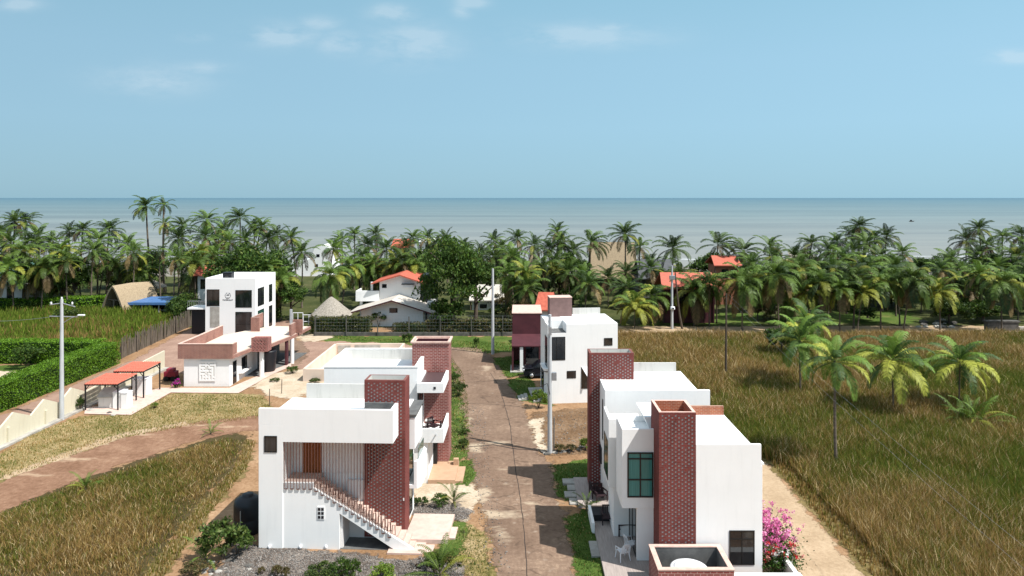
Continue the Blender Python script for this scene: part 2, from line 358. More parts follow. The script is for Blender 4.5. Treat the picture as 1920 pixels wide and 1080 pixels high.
g_lawn = mat_ground('lawn', [(.38, (.038, .072, .013)), (.5, (.068, .110, .020)), (.6, (.115, .132, .036)), (.72, (.22, .18, .08))], .35, 5, .8)
g_road = mat_ground('worn_road', [(.36, (.130, .084, .058)), (.47, (.172, .114, .080)), (.56, (.215, .145, .102)), (.66, (.32, .225, .155))], .22, 3.5, .35, specks=(1.3, .10, (.30, .235, .18)))
g_track = mat_ground('red_dirt', [(.36, (.150, .078, .045)), (.5, (.225, .125, .078)), (.6, (.285, .170, .108)), (.7, (.37, .25, .165))], .45, 3, .8, dist=.12)
g_pink = mat_ground('pink_dirt', [(.36, (.22, .135, .10)), (.5, (.28, .18, .135)), (.62, (.36, .24, .18))], .4, 4, .5)
g_sand = mat_ground('sandy_path', [(.36, (.29, .205, .125)), (.5, (.38, .275, .175)), (.64, (.46, .345, .23))], .4, 5, .5)
g_pale = mat_ground('pale_worn_earth', [(.36, (.33, .25, .17)), (.5, (.45, .36, .26)), (.64, (.55, .46, .36))], .6, 5, .5)
g_lot = mat_ground('dug_brown_soil', [(.36, (.10, .056, .028)), (.5, (.165, .10, .055)), (.64, (.26, .175, .11))], .5, 4, .9, dist=.12)
g_gravel = mat_ground('grey_gravel', [(.38, (.060, .047, .038)), (.48, (.135, .110, .092)), (.55, (.21, .175, .148)), (.64, (.38, .34, .30))], .9, 9, 1, dist=.1, specks=(7, .18, (.34, .31, .28)))
g_soil = mat_ground('field_soil', [(.36, (.038, .030, .012)), (.5, (.062, .048, .020)), (.66, (.10, .07, .034))], .3, 3, .6)
g_grove = mat_ground('grove_floor', [(.36, (.030, .040, .012)), (.5, (.055, .064, .020)), (.62, (.10, .092, .040)), (.72, (.20, .16, .09))], .2, 2, .6)
g_beach = mat_ground('beach_sand', [(.36, (.13, .12, .10)), (.5, (.18, .165, .14)), (.64, (.24, .22, .19))], .1, 1, .3)
g_verge = mat_ground('dry_verge', [(.36, (.10, .078, .028)), (.5, (.17, .128, .050)), (.64, (.26, .19, .09))], .6, 5, .9, dist=.1)

def drifts(m, spots, col):
    # blown sand lying on a surface at given places (world coordinates)
    nt = m.node_tree; p = nt.nodes['Principled BSDF']; src = p.inputs['Base Color'].links[0].from_socket; v = ocoord(nt, True); tot = None
    for (px, py, rx, ry, amp) in spots:
        x, y = gp(px, py); mp = nt.nodes.new('ShaderNodeMapping'); mp.vector_type = 'TEXTURE'; mp.inputs['Location'].default_value = (x, y, 0); mp.inputs['Scale'].default_value = (rx, ry, 50); nt.links.new(v, mp.inputs[0])
        ln = nt.nodes.new('ShaderNodeVectorMath'); ln.operation = 'LENGTH'; nt.links.new(mp.outputs[0], ln.inputs[0])
        mr = nt.nodes.new('ShaderNodeMapRange'); nt.links.new(ln.outputs['Value'], mr.inputs[0]); mr.inputs[1].default_value = 1.5; mr.inputs[2].default_value = 0; mr.inputs[3].default_value = 0; mr.inputs[4].default_value = amp
        if tot is None: tot = mr.outputs[0]
        else:
            mm = nt.nodes.new('ShaderNodeMath'); mm.operation = 'MAXIMUM'; nt.links.new(tot, mm.inputs[0]); nt.links.new(mr.outputs[0], mm.inputs[1]); tot = mm.outputs[0]
    n = tnoise(nt, v, .9, 7, .65, (.7, 1.6, 1)); ad = nt.nodes.new('ShaderNodeMath'); nt.links.new(tot, ad.inputs[0]); nt.links.new(n, ad.inputs[1])
    f = tramp(nt, ad.outputs[0], [(.78, (0, 0, 0)), (1.0, (.95, .95, .95))]); nt.links.new(tmix(nt, f, src, col), p.inputs['Base Color'])
def cracks(m, scale, col, w):
    nt = m.node_tree; p = nt.nodes['Principled BSDF']; src = p.inputs['Base Color'].links[0].from_socket; v = ocoord(nt, True); n = nt.nodes.new('ShaderNodeTexNoise'); n.inputs['Scale'].default_value = 1.2; nt.links.new(v, n.inputs[0])
    ad = nt.nodes.new('ShaderNodeVectorMath'); ad.operation = 'MULTIPLY_ADD'; nt.links.new(n.outputs['Color'], ad.inputs[0]); ad.inputs[1].default_value = (.9, .9, 0); nt.links.new(v, ad.inputs[2])
    mp = nt.nodes.new('ShaderNodeMapping'); mp.inputs['Scale'].default_value = (.55, 1.25, 1); nt.links.new(ad.outputs[0], mp.inputs[0])
    vo = nt.nodes.new('ShaderNodeTexVoronoi'); vo.feature = 'DISTANCE_TO_EDGE'; vo.inputs['Scale'].default_value = scale; nt.links.new(mp.outputs[0], vo.inputs['Vector'])
    f = tramp(nt, vo.outputs['Distance'], [(0, (1, 1, 1)), (w, (0, 0, 0))]); mk = tramp(nt, tnoise(nt, v, .5, 4), [(.45, (0, 0, 0)), (.62, (.75, .75, .75))]); mm = nt.nodes.new('ShaderNodeMath'); mm.operation = 'MULTIPLY'; nt.links.new(f, mm.inputs[0]); nt.links.new(mk, mm.inputs[1])
    nt.links.new(tmix(nt, mm.outputs[0], src, col), p.inputs['Base Color'])
cracks(g_road, .8, (.075, .05, .036), .05)
drifts(g_road, [(890, 840, .9, 1.6, .62), (930, 830, 2.2, .7, .5), (905, 925, .8, 2.0, .62), (930, 965, 2.3, .8, .62), (912, 690, 1.2, 2.0, .5), (930, 655, 2, 3, .5), (1000, 800, .6, 3.0, .55), (1018, 845, .8, 1.2, .5), (1060, 945, 1.0, .5, .5), (1000, 945, 1.2, .5, .42), (940, 1000, 1.0, 2.0, .4), (880, 790, .5, 4, .45), (960, 905, 2.0, 1.0, .36), (985, 760, .6, 2.5, .4), (945, 880, 1.5, .8, .36)], (.40, .315, .225))
drifts(g_track, [(60, 890, 2.5, .5, .5), (240, 815, 4, .6, .55), (350, 797, 4, .6, .5), (130, 862, 3, .6, .5), (300, 830, 4, .4, .3), (420, 800, 3, .6, .4)], (.42, .30, .20))
SHORE = 188.0
def flatquad(name, x0, x1, y0, y1, z, m):
    mb = MB(); mb.quad((x0, y0, z), (x1, y0, z), (x1, y1, z), (x0, y1, z)); return tag(mb.build(name, m), kind='structure')
flatquad('ground', -900, 900, -400, 100, 0, g_dirt)
flatquad('grove_ground', -900, 900, 100, 165, 0, g_grove)
flatquad('beach', -900, 900, 165, SHORE + 3, -.004, g_beach)
# the sea: muddy near the shore, blue-grey far out, streaked along the shore
m, nt_, p = newmat('sea_water'); v = ocoord(nt_, True); p.inputs['Roughness'].default_value = .42; p.inputs['Specular IOR Level'].default_value = .16
sx = nt_.nodes.new('ShaderNodeSeparateXYZ'); nt_.links.new(v, sx.inputs[0])
lg = nt_.nodes.new('ShaderNodeMath'); lg.operation = 'LOGARITHM'; nt_.links.new(sx.outputs[1], lg.inputs[0]); lg.inputs[1].default_value = 10
mr = nt_.nodes.new('ShaderNodeMapRange'); nt_.links.new(lg.outputs[0], mr.inputs[0]); mr.inputs[1].default_value = 2.3; mr.inputs[2].default_value = 4.3
st1 = tnoise(nt_, v, 1, 5, .6, (.0012, .012, 1)); st2 = tnoise(nt_, v, 1, 5, .6, (.012, .09, 1))
sea = tramp(nt_, mr.outputs[0], [(0, (.215, .205, .185)), (.12, (.185, .195, .187)), (.3, (.135, .175, .182)), (.55, (.095, .155, .180)), (.8, (.070, .134, .172)), (1, (.056, .120, .165))])
k1 = tramp(nt_, st1, [(.35, (.80, .82, .84)), (.65, (1.13, 1.13, 1.10))]); k2 = tramp(nt_, st2, [(.3, (.88, .9, .9)), (.7, (1.1, 1.1, 1.08))])
nt_.links.new(tmix(nt_, 1.0, tmix(nt_, 1.0, sea, k1, 'MULTIPLY'), k2, 'MULTIPLY'), p.inputs['Base Color'])
tbump(nt_, p, tnoise(nt_, v, .35, 6, .6, (.4, 1.4, 1)), .35, .5)
tag((lambda mb: mb.build('sea', m))(MB().quad((-90000, SHORE, .02), (90000, SHORE, .02), (90000, 100000, .02), (-90000, 100000, .02))), kind='structure')
# broken white surf along the shore
rnd = random.Random(5); mb = MB()
for k in range(70):
    x = rnd.uniform(-190, 230); y = SHORE + rnd.choice((4, 9, 16, 24, 34)) + rnd.uniform(-2, 2); ln = rnd.uniform(5, 22); wd = rnd.uniform(.5, 1.5); q = []
    n = 14
    for i in range(n + 1): q.append((x + ln * i / n, y + wd * math.sin(math.pi * i / n) * (.5 + .5 * rnd.random()), .06))
    for i in range(n, -1, -1): q.append((x + ln * i / n, y - wd * .5 * math.sin(math.pi * i / n) * rnd.random() - .02, .06))
    mb.add(q, [tuple(range(len(q)))])
tag(mb.build('surf', mat('sea_foam', (.72, .74, .74), (.50, .54, .55), .8, .9)), kind='structure')

# patches, each 4 mm above the one below
sheet('grove_lawn', [(-30, 94), (4, 93.5), (4, 84), (-24, 88)], g_lawn, .004, .8)
sheet('lawn', pxs((610, 627), (700, 634), (960, 642), (962, 660), (905, 664), (850, 654), (765, 645), (640, 636)), g_lawn, .008, .5)
sheet('grove_lawn', [(18, 102), (36, 102), (40, 112), (20, 114)], g_lawn, .004, 1.5)
sheet('grove_lawn', [(47, 103), (60, 103), (66, 115), (52, 114)], g_lawn, .004, 1.5)
sheet('field_soil', [(18.2, 26), (18.2, 48), (14.2, 54), (12.6, 62), (11, 80), (10.5, 94), (120, 94), (120, 26)], g_soil, .004, .4)
sheet('field_soil', pxs((-260, 960), (0, 952), (130, 905), (300, 850), (420, 812), (470, 815), (440, 880), (355, 975), (270, 1090), (-260, 1090)), g_soil, .008, .5)
sheet('field_soil', [(-110, 78), (-48, 80), (-49.5, 103), (-66, 116), (-130, 118)], g_soil, .004, .3)
sheet('sandy_road', [(10, 94.2), (15, 96.5), (30, 96.3), (48, 96.6), (90, 97), (90, 101.5), (48, 101), (30, 100.5), (14, 101)], g_sand, .012, .5)
sheet('dry_lawn', [(-39.4, 40)] + pxs((0, 850), (60, 812), (150, 780), (235, 778), (320, 738), (450, 738), (500, 742), (505, 765), (500, 790), (380, 800), (230, 830), (100, 880), (0, 915), (-100, 950)), g_drygrass, .012, .5)
sheet('dirt_track', pxs((-180, 985), (0, 903), (110, 862), (240, 818), (350, 796), (420, 786), (530, 776), (530, 806), (430, 812), (330, 838), (200, 880), (90, 925), (0, 962), (-180, 1060)), g_track, .016, .4)
sheet('pale_path', pxs((-180, 985), (0, 903), (110, 862), (240, 818), (350, 796), (345, 791), (230, 811), (100, 856), (0, 896), (-180, 975)), g_sand, .020, .3)
sheet('dirt_road', [(-39.9, 50), (-45.4, 50), (-45.4, 80), (-48, 100), (-36, 106), (-33, 100), (-34.5, 80), (-36, 74), (-39.9, 74)], g_pink, .008, .3)
sheet('dirt_yard', pxs((545, 640), (640, 640), (850, 652), (850, 668), (770, 690), (640, 690), (600, 700), (545, 690), (530, 665)), g_pink, .012, .6)
sheet('pale_yard', pxs((500, 700), (600, 690), (620, 705), (605, 735), (550, 745), (500, 742), (470, 725)), g_pale, .016, .7)
sheet('gate_road', [(-29, 76), (-25, 78), (-26, 84), (-29, 90), (-33.5, 98.5), (-36.5, 98.5), (-33, 88)], g_road, .016, .4)
sheet('pale_yard', pxs((560, 628), (610, 615), (640, 618), (625, 632), (590, 642), (560, 638)), g_pale, .020, .5)
ROAD = [(-1.3, 29)] + pxs((928, 1080), (920, 1000), (900, 940), (889, 900), (878, 850), (873, 800), (866, 740), (852, 690), (842, 662), (846, 651), (895, 653), (926, 672), (951, 711), (976, 752), (991, 790), (1006, 838), (1034, 875), (1043, 925), (1058, 970), (1067, 1012), (1080, 1080)) + [(2.8, 29)]
sheet('road', ROAD, g_road, .020, .28, .3, .9)
mb = MB()
def strip(mb, pts, wd, z, amp=.04):
    P_ = []
    for i in range(len(pts) - 1):
        a, b = Vector((*pts[i], 0)), Vector((*pts[i + 1], 0)); k = max(1, int((b - a).length / .5))
        for j in range(k): P_.append(a.lerp(b, j / k))
    P_.append(Vector((*pts[-1], 0)))
    P_ = [p + Vector((mnoise.noise(p * .9) * amp, mnoise.noise(p * .9 + Vector((7, 3, 1))) * amp, 0)) for p in P_]
    vs = []
    for i, p in enumerate(P_):
        t = (P_[min(i + 1, len(P_) - 1)] - P_[max(i - 1, 0)]).normalized(); n = Vector((-t.y, t.x, 0)); ww = wd * (.6 + .5 * abs(mnoise.noise(p * 1.7)))
        vs += [(p + n * ww)[:2] + (z,), (p - n * ww)[:2] + (z,)]
    mb.add(vs, [(2 * i, 2 * i + 1, 2 * i + 3, 2 * i + 2) for i in range(len(P_) - 1)])
strip(mb, pxs((989, 1085), (983, 1000), (975, 930), (965, 870), (957, 800), (945, 755), (933, 720), (920, 700)), .035, .028, .06)
strip(mb, pxs((880, 838), (925, 835), (955, 840), (1030, 848)), .09, .028, .25)
strip(mb, pxs((875, 757), (930, 759), (975, 763)), .05, .028, .1)
strip(mb, pxs((862, 718), (905, 716), (950, 711)), .05, .028, .1)
tag(mb.build('road_joints', mat('dark_joint', (.035, .026, .022), (.06, .045, .036), 2, 1)), kind='structure')
sheet('bare_lot', pxs((1000, 772), (1105, 766), (1108, 850), (1034, 856), (1008, 838), (992, 795)), g_lot, .016, .35)
sheet('pale_yard', pxs((994, 790), (1016, 785), (1024, 850), (1008, 838)), g_pale, .028, .3)
sheet('lawn', pxs((1037, 872), (1100, 862), (1118, 868), (1130, 946), (1060, 938), (1044, 925)), g_lawn, .024, .2)
sheet('lawn', pxs((1060, 970), (1100, 955), (1118, 962), (1128, 1000), (1142, 1085), (1082, 1085), (1068, 1012)), g_lawn, .024, .2)
sheet('lawn', pxs((950, 712), (988, 706), (1010, 728), (1036, 762), (976, 750)), g_lawn, .024, .3)
sheet('lawn', pxs((924, 672), (962, 668), (985, 700), (952, 711)), g_lawn, .024, .3)
sheet('yard_strip', pxs((770, 905), (880, 895), (900, 940), (885, 980), (850, 975), (770, 960)), g_pale, .024, .4)
sheet('gravel_strip', pxs((765, 950), (848, 945), (890, 958), (880, 975), (845, 978), (765, 966)), g_gravel, .028, .25)
sheet('lawn', pxs((846, 978), (885, 985), (915, 1010), (925, 1085), (800, 1085), (800, 1040), (845, 1005)), g_drygrass, .028, .35)
sheet('lawn', pxs((848, 980), (872, 985), (870, 1020), (840, 1062), (800, 1062), (812, 1035), (846, 1008)), g_lawn, .032, .3)
sheet('lawn', pxs((845, 865), (885, 862), (892, 890), (878, 912), (850, 905)), g_lawn, .028, .3)
sheet('lawn', pxs((842, 665), (870, 700), (880, 745), (882, 850), (845, 862), (838, 760)), g_lawn, .016, .4)
sheet('gravel_bed', pxs((440, 1000), (470, 1020), (480, 1022), (640, 1036), (760, 1050), (805, 1040), (870, 1060), (880, 1095), (395, 1095), (420, 1055)), g_gravel, .032, .25)
sheet('sandy_path', [(12.5, 28), (17.3, 28), (17.4, 40), (17.8, 49), (14, 55), (12.4, 62), (11.4, 66), (10.4, 60), (12.0, 52)], g_sand, .012, .35)
sheet('verge', [(17.2, 28), (19.3, 28), (19.4, 48), (15, 55), (13.6, 62), (12.2, 62), (13.8, 55), (17.7, 49)], g_verge, .016, .35)

# grass blades --------------------------------------------------------------
def blades(name, poly, dens, h, wd, cols, seed, fall=1.2, d0=42, label=None, view=True, patch=.16, hvar=.35, lean=.35, head=0.0, taper=0, drift=None):
    rg = np.random.default_rng(seed); a = np.array(poly); lo, hi = a.min(0), a.max(0)
    n = int((hi - lo).prod() * dens); P_ = rg.uniform(lo, hi, (n, 2)); P_ = P_[inpoly(P_, poly)]
    D = P_[:, 1]
    if view: P_ = P_[(P_[:, 0] < .7375 * D + 5) & (P_[:, 0] > -.7625 * D - 5) & (D > 30)]; D = P_[:, 1]
    P_ = P_[rg.random(len(P_)) < np.minimum(1, (d0 / D) ** fall)]; D = P_[:, 1]; n = len(P_)
    f = wob(P_, patch, seed % 7); f2 = wob(P_, patch * 3.1, seed % 5 + 2)
    if drift: f = f + drift(P_[:, 0], D)
    hh = h * (1 + .3 * f2) * rg.uniform(1 - hvar, 1 + hvar, n); ww = wd * np.maximum(1, (D / d0)) ** .8 * rg.uniform(.7, 1.3, n)
    if taper:
        dd = np.full(n, 1e9); pl = np.array(poly)
        for i in range(len(pl)):
            a_, e_ = pl[i], pl[(i + 1) % len(pl)] - pl[i]; t = np.clip(((P_ - a_) @ e_) / (e_ @ e_), 0, 1); dd = np.minimum(dd, np.sqrt(((P_ - a_ - t[:, None] * e_) ** 2).sum(1)))
        thin = rg.random(n) < .12 + dd / (taper * .6) * (1 + .8 * f2)
        P_, D, f, f2, hh, ww, dd = P_[thin], D[thin], f[thin], f2[thin], hh[thin], ww[thin], dd[thin]; n = len(P_)
        hh = hh * np.clip(.3 + dd / taper * (1 + .6 * f2), .25, 1)
    yaw = rg.uniform(0, 2 * np.pi, n); lz = rg.uniform(0, 2 * np.pi, n); la = hh * lean * rg.random(n) ** .7
    c, s = np.cos(yaw) * ww, np.sin(yaw) * ww; lx, ly = np.cos(lz) * la, np.sin(lz) * la
    V = np.zeros((n, 5, 3)); V[:, 0] = np.c_[P_[:, 0] - c, P_[:, 1] - s, np.zeros(n)]; V[:, 1] = np.c_[P_[:, 0] + c, P_[:, 1] + s, np.zeros(n)]
    mx, my = P_[:, 0] + lx * .35, P_[:, 1] + ly * .35; mz = hh * .58
    V[:, 2] = np.c_[mx + c * (.8 + head), my + s * (.8 + head), mz]; V[:, 3] = np.c_[mx - c * (.8 + head), my - s * (.8 + head), mz]; V[:, 4] = np.c_[P_[:, 0] + lx, P_[:, 1] + ly, hh * .98]
    i = np.arange(n)[:, None] * 5
    cc = np.array([q[0] for q in cols]); bias = np.array([q[1] for q in cols]); wt = np.array([q[2] for q in cols])
    sc = np.log(wt)[None] + bias[None] * (f + .5 * f2)[:, None] + rg.gumbel(size=(n, len(cols))); k = sc.argmax(1)
    col = cc[k] * rg.uniform(.75, 1.25, n)[:, None]
    me = npmesh(name, V.reshape(-1, 3), i + [0, 1, 2, 3], i + [3, 2, 4], np.repeat(col, 5, 0), M['grass'])
    return tag(link(name, me), kind='stuff', label=label)
OLIVE, GREEN, TAN, STRAW, BRN, LIME = (.145, .146, .020), (.088, .128, .015), (.34, .225, .075), (.64, .49, .27), (.22, .135, .044), (.12, .17, .03)
FIELD = [(18.9, 28), (18.9, 48), (14.4, 54.4), (13.1, 62), (11.6, 80), (10.8, 93.5), (100, 94.5), (100, 28)]
blades('reed_grass', FIELD, 270, .78, .0145, [(OLIVE, -.9, 1.35), (GREEN, -1.9, 1.0), (TAN, 1.5, .42), (STRAW, .8, .22), (BRN, 1.2, .42)], 11, drift=lambda x, y: .75 * np.clip((y - 66) / 12, 0, 1) + .55 * np.clip((46 - y) / 8, 0, 1) * np.clip((x - 21) / 4, 0, 1) + .35 * (x < 21) - .15, hvar=.55, lean=.75, label='tall brown and green field grass right of the white houses', head=.1)
blades('verge_grass', [(17.4, 28), (19.3, 28), (19.3, 48), (15, 55), (13.8, 62), (13.0, 62), (14.2, 55), (17.9, 49)], 70, .3, .03, [(TAN, .5, 1), (BRN, .5, .8), (OLIVE, -1, .7)], 12, label='low dry grass along the sandy path')
NEARF = pxs((-260, 965), (0, 962), (130, 912), (300, 856), (420, 822), (462, 826), (436, 880), (350, 972), (262, 1090), (-260, 1090))
blades('dry_grass', NEARF, 380, .42, .014, [(OLIVE, -1.4, .6), (GREEN, -2.2, .28), (TAN, .9, 1.05), (STRAW, .6, .32), (BRN, .7, 1.1)], 13, hvar=.5, lean=.85, taper=2.4, label='dry brown field grass beside the red track at left', patch=.3, head=.1)
sheet('lawn', [(-66, 62), (-48.6, 62), (-48.4, 77.5), (-66, 77.5)], g_lawn, .010, .3)
sheet('pale_path', [(-66, 72.5), (-53, 72.3), (-52, 74.6), (-66, 75)], g_pale, .014, .3)
VERGE = pxs((262, 1092), (350, 974), (436, 882), (462, 826), (480, 830), (462, 880), (392, 965), (300, 1092))
blades('verge_grass', VERGE, 170, .2, .02, [(TAN, .6, 1), (STRAW, .5, .4), (OLIVE, -1, .9), (BRN, .4, .5)], 17, label='low golden grass between the left field and the bare earth', patch=.5)
sheet('verge', VERGE, g_verge, .012, .3)
blades('reed_grass', [(-108, 80), (-48.3, 80.5), (-49.8, 103), (-64, 114), (-120, 116)], 60, 1.25, .04, [((.105, .155, .016), -.9, 1.0), ((.15, .205, .022), -.6, .9), (TAN, 1.6, .2), (BRN, 1.2, .22)], 14, label='green reeds behind the stick fence', patch=.12)
DRYL = [(-39.2, 42)] + pxs((0, 850), (60, 814), (150, 782), (235, 780), (320, 740), (450, 742), (500, 746), (505, 765), (480, 785), (380, 796), (230, 822), (100, 866), (0, 902))
blades('lawn_grass', DRYL, 60, .13, .022, [(TAN, .9, 1), (STRAW, .9, .7), (OLIVE, -1.4, .8), (LIME, -2, .35)], 15, label='short parched grass between wall and red track', patch=.5, d0=55)
blades('lawn_grass', pxs((610, 628), (700, 635), (960, 643), (962, 658), (905, 662), (850, 653), (765, 645), (640, 637)), 30, .16, .03, [(GREEN, -.5, 1), (LIME, -.5, .9), (TAN, 1, .3)], 16, label='green lawn at the end of the road', d0=70)
for k, (poly, dry) in enumerate(((pxs((1038, 873), (1098, 864), (1112, 868), (1122, 944), (1060, 936), (1046, 925)), 0), (pxs((1061, 972), (1100, 957), (1114, 962), (1124, 1000), (1136, 1085), (1084, 1085), (1070, 1012)), 0),
          (pxs((951, 712), (988, 707), (1010, 728), (1034, 760), (977, 750)), 0), (pxs((848, 982), (884, 988), (912, 1010), (920, 1085), (805, 1085), (845, 1008)), 1), (pxs((846, 867), (884, 864), (890, 890), (876, 910), (850, 904)), 0),
          (pxs((845, 668), (868, 700), (878, 745), (880, 850), (848, 860), (842, 760)), 1), (pxs((925, 672), (962, 669), (983, 700), (953, 711)), 0))):
    blades('lawn_grass', poly, 130, .11, .018, [((.055, .098, .014), -.6, 1), ((.085, .135, .020), -.6, .8), (TAN, 1, .8 if dry else .12), (STRAW, 1, .35 if dry else .04)], 20 + k, label=['green lawn strip before the second house on the right', 'green lawn strip before the nearest house on the right', 'lawn patch before the farthest white house', 'dry lawn right of the stair house', 'grass patch beside the tan step', 'grass along the left edge of the road', 'grass by the maroon porch'][k], patch=.6)

def pebbles(name, poly, n, smin, smax, seed, label, z=.03):
    # loose pebbles, each a small faceted lump
    rg = np.random.default_rng(seed); a = np.array(poly); lo, hi = a.min(0), a.max(0); P_ = rg.uniform(lo, hi, (n * 4, 2)); P_ = P_[inpoly(P_, poly)][:n]; k = len(P_); s = rg.uniform(smin, smax, k) * rg.uniform(.5, 1.4, k)
    d = np.array([(1, 0, 0), (-1, 0, 0), (0, 1, 0), (0, -1, 0), (0, 0, .8), (0, 0, -.4)]); V = d[None] * s[:, None, None] * rg.uniform(.6, 1.2, (k, 6, 1)); yaw = rg.uniform(0, 6.28, k); c, q = np.cos(yaw)[:, None], np.sin(yaw)[:, None]
    V = np.stack([V[..., 0] * c - V[..., 1] * q, V[..., 0] * q + V[..., 1] * c, V[..., 2]], -1) + np.c_[P_, np.full(k, z)][:, None]
    f = np.array([(0, 2, 4), (2, 1, 4), (1, 3, 4), (3, 0, 4), (2, 0, 5), (1, 2, 5), (3, 1, 5), (0, 3, 5)]); T = (np.arange(k)[:, None, None] * 6 + f[None]).reshape(-1, 3)
    g = rg.uniform(.10, .42, k) ** 1.0; col = np.stack([g * 1.05, g * .96, g * .88], 1); me = npmesh(name, V.reshape(-1, 3), [], T, np.repeat(col, 6, 0), M['grass']); return tag(link(name, me), kind='stuff', label=label)
pebbles('gravel', pxs((450, 1016), (480, 1024), (640, 1038), (760, 1052), (800, 1046), (860, 1062), (870, 1090), (400, 1090), (425, 1055)), 5200, .02, .06, 51, 'loose grey gravel in front of the stair house', .035)
pebbles('gravel', pxs((765, 952), (845, 947), (885, 958), (878, 974), (845, 976), (765, 964)), 900, .02, .06, 52, 'dark gravel strip between the two left houses', .03)
pebbles('gravel', pxs((880, 760), (905, 760), (925, 900), (960, 1080), (915, 1080), (890, 930)), 500, .02, .06, 53, 'loose pebbles along the left edge of the road', .03)
pebbles('gravel', pxs((995, 775), (1100, 770), (1105, 850), (1030, 852)), 320, .03, .08, 54, 'clods and stones on the bare brown lot', .02)
# ------------------------------------------------------------------ plants: palms, trees, shrubs, hedges
def frond(V, Q, T, C, rg, base, az, elev, length, droop, col, nleaf=20, lw=.05, ll=.62, rach=.035):
    # one feathered coconut frond: arcing midrib, two rows of hanging leaflets
    k = 9; pts = []; p = np.array(base, float); e_ = elev; side = np.array([-math.sin(az), math.cos(az), 0.])
    tw = rg.uniform(-.5, .5)
    for i in range(k + 1):
        pts.append(p.copy()); d = np.array([math.cos(az) * math.cos(e_), math.sin(az) * math.cos(e_), math.sin(e_)]); p = p + d * length / k
        e_ = max(e_ - droop * (.35 + 1.3 * i / k) / k, -1.45)
    pts = np.array(pts); b = len(V)
    for i, q in enumerate(pts):
        r = rach * (1 - .85 * i / k); V += [q + side * r, q + np.array([0, 0, r]), q - side * r]; C += [np.array(col) * 1.1 + np.array([.03, .03, 0])] * 3
    for i in range(k):
        for j in range(2): Q.append((b + 3 * i + j, b + 3 * i + j + 1, b + 3 * i + j + 4, b + 3 * i + j + 3))
    for i in range(nleaf):
        t = .10 + .90 * (i + .5) / nleaf; x = t * k; j = min(int(x), k - 1); f = x - j; q = pts[j] * (1 - f) + pts[j + 1] * f
        tg = pts[j + 1] - pts[j]; tg /= np.linalg.norm(tg); up = np.cross(side, tg); up /= np.linalg.norm(up)
        if up[2] < 0: up = -up
        L_ = ll * length / 3.4 * (math.sin(math.pi * (t * .86 + .1)) ** .7) * rg.uniform(.8, 1.15)
        for s in (-1, 1):
            d = side * s * .82 + tg * (.45 + .3 * t) + up * (.12 + tw * s * .25); d /= np.linalg.norm(d)
            dn = d * .75 + np.array([0, 0, -.75]); dn /= np.linalg.norm(dn)
            wv = tg * lw * (length / 3.4) * rg.uniform(.7, 1.3); a0 = q; a1 = q + d * L_ * .5; a2 = a1 + dn * L_ * .5; b = len(V)
            V += [a0 - wv * .5, a0 + wv * .5, a1 + wv, a1 - wv, a2]; c = np.array(col) * rg.uniform(.75, 1.25); C += [c] * 5
            Q.append((b, b + 1, b + 2, b + 3)); T.append((b + 3, b + 2, b + 4))
PG, PY, PD, PDK = (.068, .112, .018), (.175, .185, .028), (.15, .105, .045), (.030, .054, .014)
def crown_mesh(name, seed, n=24, length=3.4, e_hi=1.35, e_lo=-.5, droop=1.4, yellow=.15, dead=.08, dark=.2, nleaf=20, lw=.055, ll=.66, wind=0., z0=0., spread=0., gain=1.):
    rg = np.random.default_rng(seed); V, Q, T, C = [], [], [], []
    for i in range(n):
        t = (i + rg.uniform(0, .6)) / n; az = i * 2.39996 + rg.uniform(-.25, .25); el = e_hi + (e_lo - e_hi) * t ** .85 + rg.uniform(-.12, .12)
        if wind: az = az - wind * .75 * math.sin(az - 0.5)
        L_ = length * rg.uniform(.8, 1.1) * (1 - .35 * max(0, (.25 - t)) * 2)
        r = rg.random(); col = PD if (t > .75 and r < dead * 4) else PY if r < yellow * (1.7 if t > .4 else .5) else PDK if r > 1 - dark else PG
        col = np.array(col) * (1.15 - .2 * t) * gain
        bx = (rg.normal(0, spread), rg.normal(0, spread), z0) if spread else (.06 * math.cos(az), .06 * math.sin(az), z0 - .25 * t)
        frond(V, Q, T, C, rg, bx, az, el, L_, droop * rg.uniform(.8, 1.25), col, nleaf, lw, ll)
    return npmesh(name, np.array(V), Q, T, np.array(C), M['palm'])
CR = {
    'round': [crown_mesh('palm_crown', s, 25, 3.6, 1.45, -.85, 1.45, .07, .12, nleaf=25, lw=.062, ll=.82, wind=wd) for s, wd in ((1, 0), (2, .5), (3, -.4), (22, .8))],
    'open': [crown_mesh('palm_crown', s, 20, 3.8, 1.45, -.5, 1.6, .08, .08, .35, nleaf=26, lw=.06, ll=.8, wind=wd) for s, wd in ((4, .9), (5, -.7), (21, 1.2))],
    'droop': [crown_mesh('palm_crown', s, 27, 4.2, 1.5, -.9, 2.3, .2, .12, .1, nleaf=26, lw=.066, ll=.95) for s in (6, 7, 8)],
    'yellow': [crown_mesh('palm_crown', s, 23, 3.7, 1.45, -.5, 1.7, .5, .08, .0, nleaf=25, lw=.075, ll=.82) for s in (9, 10)],
    'dark': [crown_mesh('palm_crown', s, 25, 3.6, 1.5, -.7, 1.5, .04, .14, .6, nleaf=25, lw=.062, ll=.82) for s in (11, 12)],
    'sparse': [crown_mesh('palm_crown', s, 17, 3.1, 1.3, -.9, 1.7, .12, .25, .5, lw=.08, ll=.7) for s in (13, 14)],
    'near': [crown_mesh('palm_crown', s, 22, 3.5, 1.5, -.5, 1.85, .2, .05, .3, nleaf=36, lw=.046, ll=.85, gain=1.4) for s in (15, 16, 17)],
    'young': [crown_mesh('palm_crown', s, 10, 1.9, 1.45, .25, 1.3, .3, .0, .0, nleaf=18, lw=.055, ll=.5) for s in (18, 19)],
}
